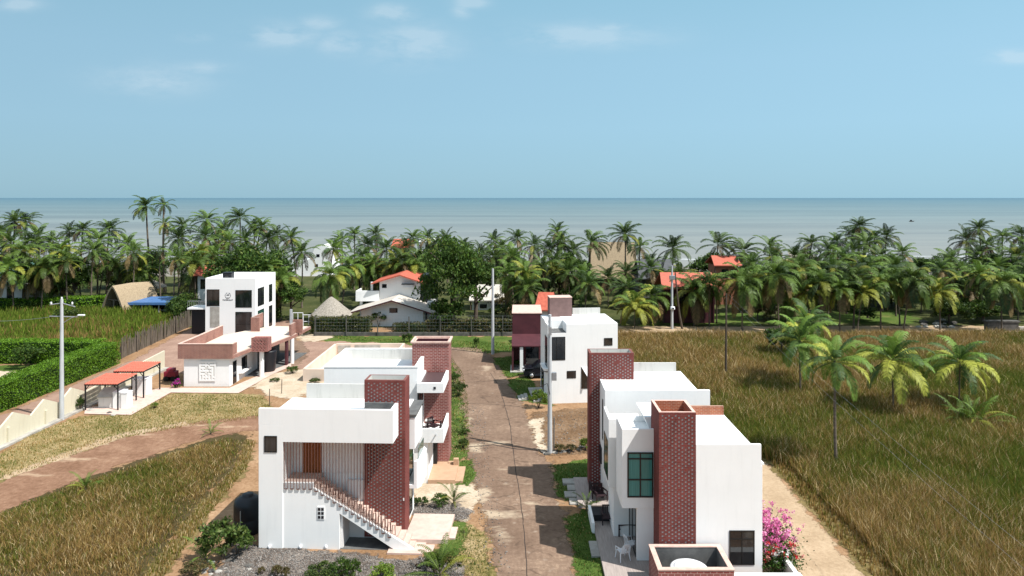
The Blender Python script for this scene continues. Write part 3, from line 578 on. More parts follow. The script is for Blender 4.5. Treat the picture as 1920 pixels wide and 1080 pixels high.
def trunk_mesh(seed, lean):
    rg = random.Random(seed); ph = rg.uniform(0, 6.28); pts = []; rr = []
    for i in range(13):
        t = i / 12; a = lean * (t ** 1.6); pts.append((a * math.cos(ph) + .012 * math.sin(5 * t + ph), a * math.sin(ph) * .6, t)); rr.append((.21 - .09 * t + (.10 if i == 0 else .025 if i == 1 else 0) + (.012 if i % 2 else 0)) * .1)
    return MB().tube(pts, rr, 8).mesh('palm_trunk', M['trunk']), Vector(pts[-1])
TRK = [trunk_mesh(s, l) for s, l in ((1, .02), (2, .05), (3, .10), (4, .16), (5, .08), (6, .26), (7, .33))]
prnd = random.Random(77)
def palm(x, y, hc, kind, sc, label, group=None, trunk=None, name='coconut_palm', rz=None):
    # hc is the height of the crown's heart; the trunk stands on the ground
    ti = prnd.choice((0, 1, 2, 2, 3, 4, 4, 5, 6)) if trunk is None else trunk; me, top = TRK[ti]
    rz = prnd.uniform(0, 6.28) if rz is None else rz; k = hc ** .85
    off = Matrix.Rotation(rz, 3, 'Z') @ Vector((top.x * k, top.y * k, 0))
    r = empty(name, (x - off.x, y - off.y, 0), label, 'palm tree', group, rz)
    link('trunk', me, r, sc=(k, k, hc))
    link('crown', prnd.choice(CR[kind]), r, (top.x * k, top.y * k, hc), prnd.uniform(0, 6.28), (sc, sc, sc * prnd.uniform(.92, 1.08)))
    return r
def leaves(P_, size, cols, rg, up=.5, asp=.55, clump=None):
    n = len(P_); nrm = rg.normal(size=(n, 3)); nrm[:, 2] += up; nrm /= np.linalg.norm(nrm, axis=1)[:, None]
    a = np.cross(nrm, rg.normal(size=(n, 3))); a /= np.linalg.norm(a, axis=1)[:, None]; b = np.cross(nrm, a)
    s = (size * rg.uniform(.6, 1.3, n))[:, None]; V = np.stack([P_ - a * s, P_ - b * s * asp, P_ + a * s, P_ + b * s * asp], 1)
    cc = np.array([c for c, _ in cols]); pr = np.array([q for _, q in cols], float); k = rg.choice(len(cols), n, p=pr / pr.sum())
    col = cc[k] * rg.uniform(.7, 1.3, n)[:, None]
    if clump is not None: col = col * clump[:, None]
    return V.reshape(-1, 3), np.arange(n * 4).reshape(-1, 4), np.repeat(col, 4, 0)
TG = [((.044, .085, .014), 3), ((.068, .115, .019), 2), ((.028, .058, .011), 2), ((.10, .13, .025), .6)]
def crown_cloud(name, seed, n, rad, nclump, size, cols=TG, gap=.28, flat=1.0):
    # foliage: leaves gathered in clumps through the crown, gaps between them
    rg = np.random.default_rng(seed); d = rg.normal(size=(nclump, 3)); d /= np.linalg.norm(d, axis=1)[:, None]; d[:, 2] = np.where(d[:, 2] < -.35, -d[:, 2], d[:, 2])
    cen = d * np.array(rad) * (rg.uniform(.45, .95, nclump)[:, None]); k = rg.integers(0, nclump, n); cs = rg.uniform(.6, 1.25, nclump)
    o = rg.normal(size=(n, 3)); o /= np.linalg.norm(o, axis=1)[:, None]; o *= (rg.random(n) ** .45)[:, None]
    P_ = cen[k] + o * (gap * min(rad) * cs[k])[:, None] * np.array([1.25, 1.25, .8]); bright = rg.uniform(.75, 1.25, nclump)[k]
    V, Q, C = leaves(P_, size, cols, rg, .6, clump=bright); return npmesh(name, V, Q, [], C, M['leaf'])
TREES = [crown_cloud('tree_crown', 30, 11000, (1, 1, .9), 110, .04, gap=.24), crown_cloud('tree_crown', 31, 5200, (1, 1, .85), 46, .055), crown_cloud('tree_crown', 32, 5200, (1, 1, .75), 60, .05), crown_cloud('tree_crown', 33, 4200, (1, 1, .95), 30, .06),
         crown_cloud('tree_crown', 34, 5200, (1, 1, .8), 44, .055, [((.075, .10, .018), 2), ((.11, .125, .022), 2), ((.045, .07, .012), 1)])]
BUSH = [crown_cloud('shrub_foliage', 41, 1700, (1, 1, .8), 26, .085, gap=.34), crown_cloud('shrub_foliage', 42, 1700, (1, 1, .7), 30, .08, [((.06, .10, .02), 2), ((.10, .13, .03), 1), ((.035, .06, .012), 1)], gap=.34),
        crown_cloud('shrub_foliage', 43, 1700, (1, 1, .75), 22, .085, [((.10, .085, .03), 2), ((.06, .065, .02), 1), ((.15, .10, .045), 1)], gap=.34), crown_cloud('shrub_foliage', 44, 1700, (1, 1, .8), 26, .08, [((.10, .165, .018), 2), ((.16, .20, .03), 1), ((.06, .10, .014), 1)], gap=.34)]
def limb_mesh(seed):
    rg = random.Random(seed); mb = MB(); mb.tube([(0, 0, 0), (.02, .01, .3), (-.01, .02, .62), (.02, 0, 1)], [.055, .042, .034, .02], 8)
    for i in range(6):
        a = i * 1.05 + rg.uniform(-.3, .3); z = .42 + .08 * i; mb.tube([(0, 0, z), (.18 * math.cos(a), .18 * math.sin(a), z + .12), (.42 * math.cos(a), .42 * math.sin(a), z + .30)], [.026, .018, .008], 6)
    return mb.mesh('tree_trunk', M['bark'])
LIMB = [limb_mesh(1), limb_mesh(2)]
def tree(x, y, rad, htop, label, group=None, v=0, name='broadleaf_tree', flat=None):
    r = empty(name, (x, y, 0), label, 'tree', group, prnd.uniform(0, 6.28)); rz = flat or min(rad * .85, htop * .55)
    link('trunk', LIMB[v % 2], r, sc=(htop * .75,) * 2 + (htop * .8,)); link('crown', TREES[v], r, (0, 0, htop - rz * .95), prnd.uniform(0, 6), (rad, rad, rz / .85))
    return r
def shrub(x, y, rad, h, label, group=None, v=0, name='shrub', z=0):
    r = empty(name, (x, y, z), label, 'shrub', group, prnd.uniform(0, 6.28))
    link('foliage', BUSH[v], r, (0, 0, h * .5), 0, (rad, rad, h * .62))
    me = MB()
    for i in range(4): me.tube([(.03 * math.cos(i * 1.6), .03 * math.sin(i * 1.6), 0), (.35 * rad * math.cos(i * 1.6), .35 * rad * math.sin(i * 1.6), h * .6)], [.03 * min(1, h), .012], 5)
    me.build('stem', M['bark'], r); return r
def hedge(name, line, wd, h, label, seed, cols, size=.11, dens=80, z0=0):
    # a clipped hedge along a line: leaves over a solid heart of twigs
    rg = np.random.default_rng(seed); Pn = []; core = MB()
    for (x0, y0), (x1, y1) in zip(line[:-1], line[1:]):
        a, b = np.array([x0, y0]), np.array([x1, y1]); ln = np.linalg.norm(b - a); t = (b - a) / ln; nr = np.array([-t[1], t[0]])
        for face, ar in (('t', wd * ln), ('l', h * ln), ('r', h * ln), ('e', wd * h)):
            n = int(ar * dens); s = rg.uniform(-wd * .3, ln + wd * .3, n); q = rg.uniform(-.5, .5, n) * wd; z = rg.uniform(0, 1, n) * h
            if face == 't': z = h + 0 * z
            elif face == 'l': q = np.full(n, wd * .5)
            elif face == 'r': q = np.full(n, -wd * .5)
            else: s = np.where(rg.random(n) < .5, -wd * .3, ln + wd * .3)
            P_ = np.c_[a[0] + t[0] * s + nr[0] * q, a[1] + t[1] * s + nr[1] * q, z]; bul = .16 * wob(P_[:, :2] + P_[:, 2:3], 1.3, seed)
            P_ += rg.normal(0, .045, P_.shape); P_[:, 2] = np.maximum(P_[:, 2] * (1 + .3 * bul * (z > .5 * h)) , .03); P_[:, 0] += bul * nr[0] * np.sign(q); P_[:, 1] += bul * nr[1] * np.sign(q); Pn.append(P_)
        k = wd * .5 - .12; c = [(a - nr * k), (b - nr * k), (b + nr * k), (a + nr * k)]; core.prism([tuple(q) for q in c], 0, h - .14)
    P_ = np.concatenate(Pn); V, Q, C = leaves(P_, size, cols, rg, .4); r = empty(name, (*line[0], 0), label, 'hedge')
    V = V - np.array([*line[0], 0]); me = npmesh('hedge_foliage', V, Q, [], C, M['hedge']); link('foliage', me, r)
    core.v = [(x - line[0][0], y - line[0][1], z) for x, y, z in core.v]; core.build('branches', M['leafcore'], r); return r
HG = [((.095, .195, .010), 3), ((.130, .240, .014), 2), ((.065, .145, .009), 1)]
HD = [((.030, .055, .010), 3), ((.045, .075, .014), 2), ((.020, .040, .008), 2)]
# ------------------------------------------------------------------ houses along the road
def pgrid(x0, x1, z0, z1, stepx, stepz, hw, hh, seed, miss=.04):
    # cell borders for a wall of staggered square holes; returns us, vs, set of holes
    rg = random.Random(seed); us = [x0]; vs = [z0]; nx = int((x1 - x0 - .16) / stepx); nz = int((z1 - z0 - .2) / stepz); mx = (x1 - x0 - nx * stepx) / 2; holes = set()
    for i in range(nx):
        c = x0 + mx + (i + .5) * stepx; us += [c - hw / 2, c + hw / 2]
    for j in range(nz):
        c = z0 + .1 + (j + .5) * stepz; vs += [c - hh / 2, c + hh / 2]
    us.append(x1); vs.append(z1)
    for i in range(nx):
        for j in range(nz):
            if (i + j) % 2 == 0 and rg.random() > miss: holes.add((2 * i + 1, 2 * j + 1))
    return us, vs, holes
def tower(parent, x0, x1, y0, y1, z0, z1, brick, inner, cap=None, holes=True, name='brick_tower', sx=.165, sz=.10, t=.14, floor=.6, seed=1):
    mb = MB()
    if holes:
        us, vs, hs = pgrid(x0, x1, z0, z1, sx, sz, .085, .08, seed)
        mb.gridwall((0, y0, 0), (1, 0, 0), (0, 0, 1), (0, -1, 0), us, vs, lambda i, j: (i, j) not in hs, .1, back=.016, m=0, mback=1)
    else: mb.quad((x0, y0, z0), (x1, y0, z0), (x1, y0, z1), (x0, y0, z1))
    mb.quad((x0, y1, z0), (x0, y0, z0), (x0, y0, z1), (x0, y1, z1)); mb.quad((x1, y0, z0), (x1, y1, z0), (x1, y1, z1), (x1, y0, z1)); mb.quad((x1, y1, z0), (x0, y1, z0), (x0, y1, z1), (x1, y1, z1))
    a, b, c, d, zf = x0 + t, x1 - t, y0 + t, y1 - t, z1 - floor          # open top: inner faces and a floor
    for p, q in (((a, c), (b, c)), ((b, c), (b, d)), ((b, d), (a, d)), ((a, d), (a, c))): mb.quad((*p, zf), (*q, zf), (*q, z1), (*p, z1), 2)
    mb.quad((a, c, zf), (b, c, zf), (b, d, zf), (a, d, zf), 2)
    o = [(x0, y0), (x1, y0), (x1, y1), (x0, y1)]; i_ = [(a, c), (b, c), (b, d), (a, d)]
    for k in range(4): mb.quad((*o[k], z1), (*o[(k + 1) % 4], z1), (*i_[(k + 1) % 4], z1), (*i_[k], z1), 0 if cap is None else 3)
    tw = mb.build(name, [brick, M['vent'], inner, cap or brick], parent)
    return tw
def window(parent, x0, x1, z0, z1, y, pane=None, name='window', fr=.05, bars=(), d=.06, out=.03, hb=()):
    # a framed window on a wall facing the camera (wall face at y)
    mb = MB(); mb.box(x0, x0 + fr, y - out, y + d, z0, z1).box(x1 - fr, x1, y - out, y + d, z0, z1).box(x0 + fr, x1 - fr, y - out, y + d, z0, z0 + fr).box(x0 + fr, x1 - fr, y - out, y + d, z1 - fr, z1)
    for b in bars: mb.box(b - fr / 2, b + fr / 2, y - out, y + d, z0 + fr, z1 - fr)
    for b in hb: mb.box(x0 + fr, x1 - fr, y - out + .004, y + d, b - fr / 2, b + fr / 2)
    o = mb.build(name, M['frame'], parent); g = MB().box(x0 + fr, x1 - fr, y - out * .3, y + d, z0 + fr, z1 - fr).build('pane', pane or M['glass'], o); return o
def window_x(parent, y0, y1, z0, z1, x, sgn, pane=None, name='window', fr=.05, bars=()):
    # the same on a wall facing sideways: sgn -1 for a face looking to -x
    a, b = sorted((x + sgn * .03, x - sgn * .05)); mb = MB()
    mb.box(a, b, y0, y0 + fr, z0, z1).box(a, b, y1 - fr, y1, z0, z1).box(a, b, y0 + fr, y1 - fr, z0, z0 + fr).box(a, b, y0 + fr, y1 - fr, z1 - fr, z1)
    for q in bars: mb.box(a, b, q - fr / 2, q + fr / 2, z0 + fr, z1 - fr)
    o = mb.build(name, M['frame'], parent); a, b = sorted((x + sgn * .01, x - sgn * .05)); MB().box(a, b, y0 + fr, y1 - fr, z0 + fr, z1 - fr).build('pane', pane or M['glass'], o); return o
W, RW = M['white'], M['roofwhite']

# --- left, nearest: the stair house --------------------------------------------------------------
h = empty('white_house', (-14.2, 37.0, 0), 'white house with brown rod screen over outside stair and red perforated tower', 'house', 'modern white and brick houses', R(-2.3))
mb = MB(); mb.prism([(0, 0), (1.33, 0), (1.33, 1.6), (7.5, 1.6), (7.5, 5.0), (0, 5.0)], -.3, 6.72); mb.build('wall', W, h, bevel=.015)
mb = MB(); mb.box(1.33, 7.35, 0, .18, 5.79, 7.58).box(0, 1.33, 0.0, .18, 6.722, 7.58).box(7.17, 7.35, .18, 1.75, 5.79, 7.58).box(1.33, 7.17, .18, 1.6, 5.80, 6.715); mb.build('parapet', W, h)
MB().box(.02, 7.16, .2, 4.82, 6.724, 6.75).build('roof', RW, h)
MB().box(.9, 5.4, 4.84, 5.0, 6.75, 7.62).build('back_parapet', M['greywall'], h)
mb = MB(); mb.extr([(1.33, .05, -.3), (4.42, .05, -.3), (4.42, .05, 1.95), (7.9, .05, -.25), (8.75, .05, -.25), (8.4, .05, .12), (2.98, .05, 3.3), (2.98, .05, 3.56), (1.33, .05, 3.56)], (0, .16, 0)); mb.build('stair_wall', W, h)
mb = MB()
for i in range(18):
    x = 8.45 - i * .305; z = .02 + i * .19; mb.box(x - .34, x, .212, 1.28, z - .12, z + .15)
mb.build('stair', M['pinkslab'], h)
MB().box(1.34, 3.0, .215, 1.59, 3.36, 3.555).build('landing', M['pinkslab'], h)
mb = MB(); mb.box(4.45, 7.6, 1.40, 1.56, -.2, 3.2).box(4.43, 4.56, .215, 1.39, -.2, 1.9); mb.build('recess_wall', M['palewhite'], h)
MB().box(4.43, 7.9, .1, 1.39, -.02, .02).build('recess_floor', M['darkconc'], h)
MB().box(1.335, 5.6, 1.52, 1.597, 3.56, 5.78).build('back_wall', M['palewhite'], h)
mb = MB()
for i in range(8): mb.box(1.95 + i * .122, 2.05 + i * .122, 1.44, 1.51, 3.56, 5.70)
mb.box(1.92, 2.96, 1.47, 1.515, 3.56, 5.74); mb.build('door', M['wood'], h)
mb = MB(); xs = [1.42 + i * .166 for i in range(36)]
stair_z = lambda x: 3.45 if x < 2.95 else 3.42 - (x - 2.95) * .605
for i in range(0, 36, 2):
    z = stair_z(xs[i]) - .22
    for k in (0, 1): mb.box(xs[i + k] - .015, xs[i + k] + .015, -.012, .02, z, 5.795)
    mb.box(xs[i] + .02, xs[i + 1] - .02, -.012, .03, z, z + .04)
mb.build('rod_screen', M['rod'], h)
mb = MB()                                     # handrail of bent flats along the stair
for i in range(17):
    x = 3.05 + i * .26; z = 3.42 - (x - 2.95) * .605; mb.tube([(x, .28, z - .1), (x + .05, .3, z + .42), (x + .18, .3, z + .40), (x + .2, .28, z - .25)], .022, 5)
mb.build('stair_railing', M['rod'], h)
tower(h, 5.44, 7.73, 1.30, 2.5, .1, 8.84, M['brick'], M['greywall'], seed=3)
MB().box(5.5, 7.1, 1.12, 1.29, 6.755, 7.62).build('gap_shade_box', M['darkconc'], h)  # added dark box painting in the shade between parapet and tower
MB().box(7.62, 7.68, 1.278, 1.3, 2.15, 2.3).build('wall_light', W, h)
window(h, .32, 1.02, 5.22, 6.11, 0, name='window')
mb = MB(); mb.box(3.22, 3.62, .02, .05, 1.62, 2.32).build('vent_block', W, h)
v = MB()
for i in range(2):
    for j in range(3): v.box(3.255 + i * .18, 3.39 + i * .18, .008, .03, 1.67 + j * .215, 1.82 + j * .215)
v.build('vent_holes', M['black'], h)
mb = MB(); mb.box(7.5, 8.02, 2.6, 4.95, 4.55, 6.35); mb.build('side_bay', W, h)
MB().extr([(7.5, 2.55, 6.42), (8.1, 2.55, 6.42), (8.1, 4.98, 6.55), (7.5, 4.98, 6.55)], (0, 0, .12)).build('canopy', M['darkconc'], h)
mb = MB(); mb.prism([(7.5, 2.55), (8.15, 2.55), (8.35, 2.9), (8.35, 4.6), (8.15, 4.95), (7.5, 4.95)], 2.3, 2.5); mb.prism([(7.98, 2.55), (8.15, 2.55), (8.35, 2.9), (8.35, 4.6), (8.15, 4.95), (7.98, 4.95), (8.1, 4.6), (8.1, 2.9)], 2.5, 3.85); mb.build('balcony', W, h)
MB().box(8.14, 8.17, 2.9, 4.6, 3.85, 4.5).build('glass_railing', M['gglass'], h)
window_x(h, 2.75, 4.6, 2.5, 4.5, 7.5, 1, M['gglass'], name='glass_door')
window_x(h, 2.8, 4.4, .25, 2.2, 7.5, 1, name='glass_door')
mb = MB(); mb.box(7.74, 10.15, .85, 3.9, -.1, .24).box(10.152, 10.52, 1.3, 2.6, -.1, .12).box(7.1, 9.0, -.35, .84, -.12, .09).box(9.002, 9.5, -.1, .7, -.12, .05); mb.build('patio', M['pinkslab'], h)

# --- left, second: brick tower house with corner balconies ---------------------------------------
h = empty('white_house', (-13.1, 45.5, 0), 'white flat roofed house with light jointed brick tower and stacked corner balconies', 'house', 'modern white and brick houses')
mb = MB(); mb.box(0, 6.24, 0, 5.7, 0, 6.91); mb.build('wall', W, h)
MB().box(5.0, 6.95, -.12, 2.9, 0, 2.78).build('ground_floor_wall', W, h)
mb = MB(); mb.box(0, 6.24, 0, .2, 6.912, 7.7).box(0, .2, .2, 5.5, 6.912, 7.7).box(0, 5.38, 5.5, 5.7, 6.912, 7.7).box(6.04, 6.24, .2, 2.98, 6.912, 7.7); mb.build('parapet', W, h)
mb = MB(); mb.box(-.03, 6.27, -.03, .23, 7.702, 7.74).box(-.03, .23, .23, 5.47, 7.702, 7.74).box(-.03, 5.37, 5.47, 5.73, 7.702, 7.74).box(6.01, 6.27, .23, 2.96, 7.702, 7.74); mb.build('parapet_coping', W, h)
MB().box(.205, 6.03, .205, 5.46, 6.912, 6.95).build('roof', RW, h)
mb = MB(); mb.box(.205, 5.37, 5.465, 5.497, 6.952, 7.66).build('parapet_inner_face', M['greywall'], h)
MB().box(5.25, 5.7, 1.5, 2.4, 6.95, 7.2).build('roof_hatch', M['darkroof'], h)
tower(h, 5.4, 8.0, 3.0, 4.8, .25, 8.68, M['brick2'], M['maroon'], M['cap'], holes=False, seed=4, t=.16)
mb = MB(); mb.box(5.3, 8.1, 2.9, 3.06, 8.685, 8.80).box(5.3, 8.1, 4.74, 4.9, 8.685, 8.80).box(5.3, 5.46, 3.06, 4.74, 8.685, 8.80).box(7.94, 8.1, 3.06, 4.74, 8.685, 8.80); mb.build('tower_coping', M['cap'], h)
mb = MB(); mb.box(6.242, 8.0, -.35, 2.99, 6.1, 6.35).box(6.242, 8.0, -.35, -.2, 6.352, 6.75).box(7.82, 8.0, -.2, 2.99, 6.352, 6.75).box(6.242, 6.4, -.2, 2.99, 6.352, 6.75); mb.build('canopy', W, h)
MB().box(6.42, 7.8, -.18, 2.97, 6.36, 6.62).build('canopy_roof', M['darkroof'], h)
MB().box(7.35, 7.5, -.38, -.352, 6.35, 6.5).build('water_spout', M['black'], h)
mb = MB(); mb.box(6.242, 8.0, -.35, 2.99, 2.8, 2.98).box(6.242, 8.0, -.35, -.2, 2.982, 3.72).box(7.85, 8.0, -.2, 2.99, 2.982, 3.72); mb.build('balcony', W, h)
MB().tube([(7.5, -.36, 3.35), (7.5, -.55, 3.33)], .04, 8).build('water_spout', M['steel'], h)
window_x(h, .1, 2.4, 3.0, 6.05, 6.24, 1, name='glass_door', bars=(1.2,))
MB().box(6.25, 6.36, -.16, -.1, 2.99, 6.09).build('door_post', M['frame'], h)
MB().box(6.952, 7.22, 2.5, 2.99, .3, 2.78).build('door', M['frame'], h)
mb = MB(); mb.box(6.96, 8.75, -.2, 2.98, -.05, .28).build('porch_slab', M['tanslab'], h)
mb = MB(); mb.box(8.752, 9.25, -.1, 2.4, -.05, .16).box(8.4, 8.75, 2.3, 2.6, .282, .7).box(8.0, 8.75, 2.61, 2.9, .282, .36); mb.build('porch_step', M['tanslab'], h)

# --- right, nearest ---------------------------------------------------------------------------
h = empty('white_house', (6.9, 34.0, 0), 'nearest white house on the right with teal bay window and perforated brick tower', 'house', 'modern white and brick houses')
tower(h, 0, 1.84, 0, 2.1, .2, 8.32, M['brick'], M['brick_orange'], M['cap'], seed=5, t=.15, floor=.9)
mb = MB(); mb.box(1.842, 4.7, .2, 5.0, 0, 6.62).box(1.842, 5.1, .02, .198, 0, 6.70); mb.build('wall', W, h)
MB().box(1.86, 4.68, .22, 4.98, 6.622, 6.645).build('roof', RW, h)
mb = MB(); mb.box(2.6, 4.66, 4.85, 5.0, 6.648, 7.15).box(1.85, 2.6, 4.6, 4.75, 6.648, 7.35); mb.build('back_parapet', M['brick_orange'], h)
window(h, 3.5, 4.76, .72, 2.43, .02, name='window', hb=(2.0,), bars=(4.13,))
MB().tube([(5.2, .3, 0), (5.2, .3, 5.55)], .045, 10).build('downpipe', M['plastic'], h)
MB().extr([(4.702, .6, 5.9), (5.45, .6, 5.55), (5.45, .6, 5.45), (4.702, .6, 5.5)], (0, .9, 0)).build('side_awning', W, h)
mb = MB(); mb.box(-.86, -.002, 1.4, 6.2, .2, 2.93).box(-1.72, -.862, 3.95, 6.2, .2, 2.93); mb.build('ground_floor_wall', W, h)
window_x(h, 1.65, 3.9, .22, 2.7, -.86, -1, name='sliding_door', bars=(2.8,))
mb = MB(); mb.box(-1.64, -.002, 1.35, 3.5, 2.932, 6.72).box(-1.64, -.002, 1.35, 1.5, 6.722, 7.02).box(-1.64, -1.5, 1.5, 3.5, 6.722, 7.02).box(-1.5, -.002, 3.36, 3.5, 6.722, 7.02); mb.build('bay', W, h)
MB().box(-1.49, -.01, 1.51, 3.35, 6.722, 6.74).build('bay_roof', RW, h)
window(h, -1.37, -.03, 3.5, 5.83, 1.35, M['curtain'], name='bay_window', fr=.07, hb=(4.42, 5.5), bars=(-.7,), out=.05)
mb = MB(); mb.box(-2.0, -.002, 3.9, 6.2, 2.932, 6.3).box(-2.0, -1.86, 3.9, 6.2, 6.302, 6.7).box(-1.86, -.01, 3.9, 4.0, 6.302, 6.7); mb.build('rear_bay', W, h)
window_x(h, 4.2, 5.9, 3.2, 5.4, -2.0, -1, M['gglass'], name='side_window', bars=(5.0,))
MB().extr([(-.001, 2.12, 6.6), (1.84, 2.12, 6.6), (1.84, 2.12, 7.4), (-.35, 2.12, 7.4)], (0, 2.6, 0)).build('stair_block', W, h)
mb = MB(); mb.box(-2.7, -.01, -3.2, 6.9, -.05, .2); mb.build('patio', M['deck'], h)
mb = MB(); mb.box(-2.86, -2.702, 4.6, 6.9, -.05, .6).build('patio_kerb', W, h)
mb = MB(); mb.box(-3.15, -2.702, 2.0, 3.6, -.05, .11).build('patio_step', M['concrete'], h)
mb = MB(); mb.box(-2.69, -1.3, 5.7, 6.85, .202, .55).build('planter', M['black'], h)

# open brick tank in front of it
t = empty('brick_tank_box', (6.36, 31.5, 0), 'open topped brick box with pale rim holding a white water tank', 'tank enclosure')
mb = MB(); x1, y1, z1 = 3.5, 2.3, 1.8
mb.box(0, x1, 0, .2, 0, z1).box(0, x1, y1 - .2, y1, 0, z1).box(0, .2, .2, y1 - .2, 0, z1).box(x1 - .2, x1, .2, y1 - .2, 0, z1); mb.build('wall', M['brick2'], t)
mb = MB(); mb.box(-.02, x1 + .02, -.02, .22, z1 + .002, z1 + .05).box(-.02, x1 + .02, y1 - .22, y1 + .02, z1 + .002, z1 + .05).box(-.02, .22, .22, y1 - .22, z1 + .002, z1 + .05).box(x1 - .22, x1 + .02, .22, y1 - .22, z1 + .002, z1 + .05); mb.build('coping', M['cap'], t)
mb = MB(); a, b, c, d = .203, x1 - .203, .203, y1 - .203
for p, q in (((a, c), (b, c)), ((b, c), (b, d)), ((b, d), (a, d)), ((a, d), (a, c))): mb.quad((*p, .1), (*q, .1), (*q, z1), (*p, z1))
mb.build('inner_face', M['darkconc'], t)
k = empty('water_tank', (8.05, 32.6, 0), 'round white water tank with ribbed lid inside the brick box', 'water tank')
MB().lathe([(.80, 0), (.84, .3), (.82, .33), (.84, .36), (.84, .8), (.82, .83), (.86, .86), (.86, 1.22), (.84, 1.26)], n=36).build('body', M['plastic'], k)
MB().lathe([(.90, 1.26), (.90, 1.32), (.80, 1.36), (.74, 1.34), (.70, 1.42), (.52, 1.47), (.48, 1.44), (.30, 1.48), (.0, 1.50)], n=36).build('lid', M['plastic'], k)
mb = MB(); mb.box(0, 3.6, 0, .22, 0, .80).box(3.38, 3.6, .22, 2.3, 0, .80); mb.box(0, 3.64, -.03, .45, .802, .86)
o = mb.build('garden_wall', M['offwhite'], loc=(9.9, 32.6, 0)); tag(o, 'low stained white garden wall below the pink flowers', 'wall')

# --- right, second -----------------------------------------------------------------------------
h = empty('white_house', (5.15, 41.6, 0), 'white house behind the teal bay window house with wide perforated brick tower', 'house', 'modern white and brick houses')
mb = MB(); mb.box(0, 5.75, .2, 4.9, 3.2, 7.18).box(0, 6.4, 0, .198, 3.2, 7.27).box(.05, 5.7, 1.5, 4.88, 0, 3.198); mb.build('wall', W, h)
MB().box(.02, 5.73, .22, 4.88, 7.182, 7.205).build('roof', RW, h)
mb = MB(); mb.box(0, .16, .2, 2.6, 7.21, 7.262); mb.build('parapet', W, h)
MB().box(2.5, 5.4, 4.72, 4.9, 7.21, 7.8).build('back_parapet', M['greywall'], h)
tower(h, -.69, 2.2, 2.7, 4.0, .2, 8.93, M['brick'], M['greywall'], seed=7, t=.15)
window_x(h, .9, 1.25, 3.9, 6.4, 0, -1, name='slit_window', fr=.03)
MB().box(-.05, .045, 2.0, 2.65, 2.0, 3.0).build('meter_box', M['black'], h)
MB().box(-1.6, 1.2, .2, 4.4, -.05, .18).build('patio', M['deck'], h)
mb = MB()
for i in range(4): mb.box(-2.1 - (i % 2) * .25, -1.605, .6 + i * .95, 1.4 + i * .95, -.05, .10 + .02 * i)
mb.build('patio_steps', M['concrete'], h)
MB().box(.0, 2.2, -.2, 1.45, -.05, .12).build('entry_slab', M['deck'], h)

# --- right, third ------------------------------------------------------------------------------
h = empty('white_house', (2.55, 63.0, 0), 'far white house on the right with tall dark window and mauve roof tower', 'house', 'modern white and brick houses', R(6))
mb = MB(); mb.box(1.7, 6.55, 0, 5.2, 0, 7.3).box(0, 1.698, 0, 5.2, 0, 6.5).box(0, 1.698, 2.2, 5.2, 6.502, 7.3).box(0, .2, .2, 2.2, 6.502, 7.2); mb.build('wall', W, h)
mb = MB(); mb.box(1.72, 6.5, .05, 5.15, 7.302, 7.33).build('roof', RW, h)
MB().box(.22, 1.68, .05, 2.15, 6.504, 6.53).build('terrace_floor', M['darkconc'], h)
window(h, .35, 1.6, 4.0, 6.15, 0, name='tall_window', bars=(.8,), fr=.05)
window(h, 5.25, 6.05, 5.25, 5.95, 0, name='small_window'); window(h, 1.75, 2.6, 2.3, 2.98, 0, name='small_window'); window(h, 3.1, 4.1, 1.3, 3.3, 0, name='large_window')
MB().extr([(3.1, -.02, 3.32), (3.9, -.02, 3.32), (3.9, -.5, 2.2), (3.75, -.5, 2.2)], (0, 0, .05)).build('awning', W, h)
window_x(h, .5, 2.0, 3.2, 6.0, 0, -1, name='side_window', bars=(1.2,)); window_x(h, 2.8, 4.6, .3, 2.5, 0, -1, name='side_door')
MB().box(-.4, -.002, .3, 2.6, 3.0, 3.16).build('side_ledge', W, h)
mb = MB(); mb.box(.75, 2.95, 4.0, 5.5, 6.5, 9.15).build('roof_tower', M['mauve'], h)
MB().box(.72, 2.98, 3.97, 5.53, 9.152, 9.22).build('tower_coping', M['cap'], h)
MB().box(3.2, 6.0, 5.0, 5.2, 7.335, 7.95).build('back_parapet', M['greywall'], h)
mb = MB(); mb.box(-1.3, -.01, .5, 5, -.05, .15).build('patio', M['concrete'], h)
for i in range(3): mb = MB(); mb.box(-2.0 - .3 * i, -1.705 - .3 * i, 1.2, 2.6, -.05, .30 - .1 * i); mb.build('step', M['concrete'], h)

# --- maroon house with porch, behind it ----------------------------------------------------------
h = empty('maroon_house', (-.92, 76.0, 0), 'maroon house with sloping porch roof on a white column', 'house')
mb = MB(); mb.box(0, 3.3, 1.2, 7, 0, 5.9).build('wall', M['maroon'], h)
MB().box(-.05, 3.35, 1.15, 7.05, 5.902, 6.0).build('roof', M['cap'], h)
MB().extr([(-.05, -1.6, 2.75), (3.3, -1.6, 2.75), (3.3, 1.19, 3.5), (-.05, 1.19, 3.5)], (0, 0, .12)).build('porch_roof', M['maroon'], h)
MB().box(.85, 1.2, -1.5, -1.15, 0, 2.74).build('porch_column', W, h)
MB().box(-.04, .16, -1.45, 1.19, 0, 2.7).build('porch_side_wall', M['maroon'], h)
window(h, 1.5, 3.0, .2, 2.3, 1.2, name='porch_door')
MB().box(-.2, 3.4, -1.9, 1.19, -.05, .12).build('porch_floor', M['concrete'], h)

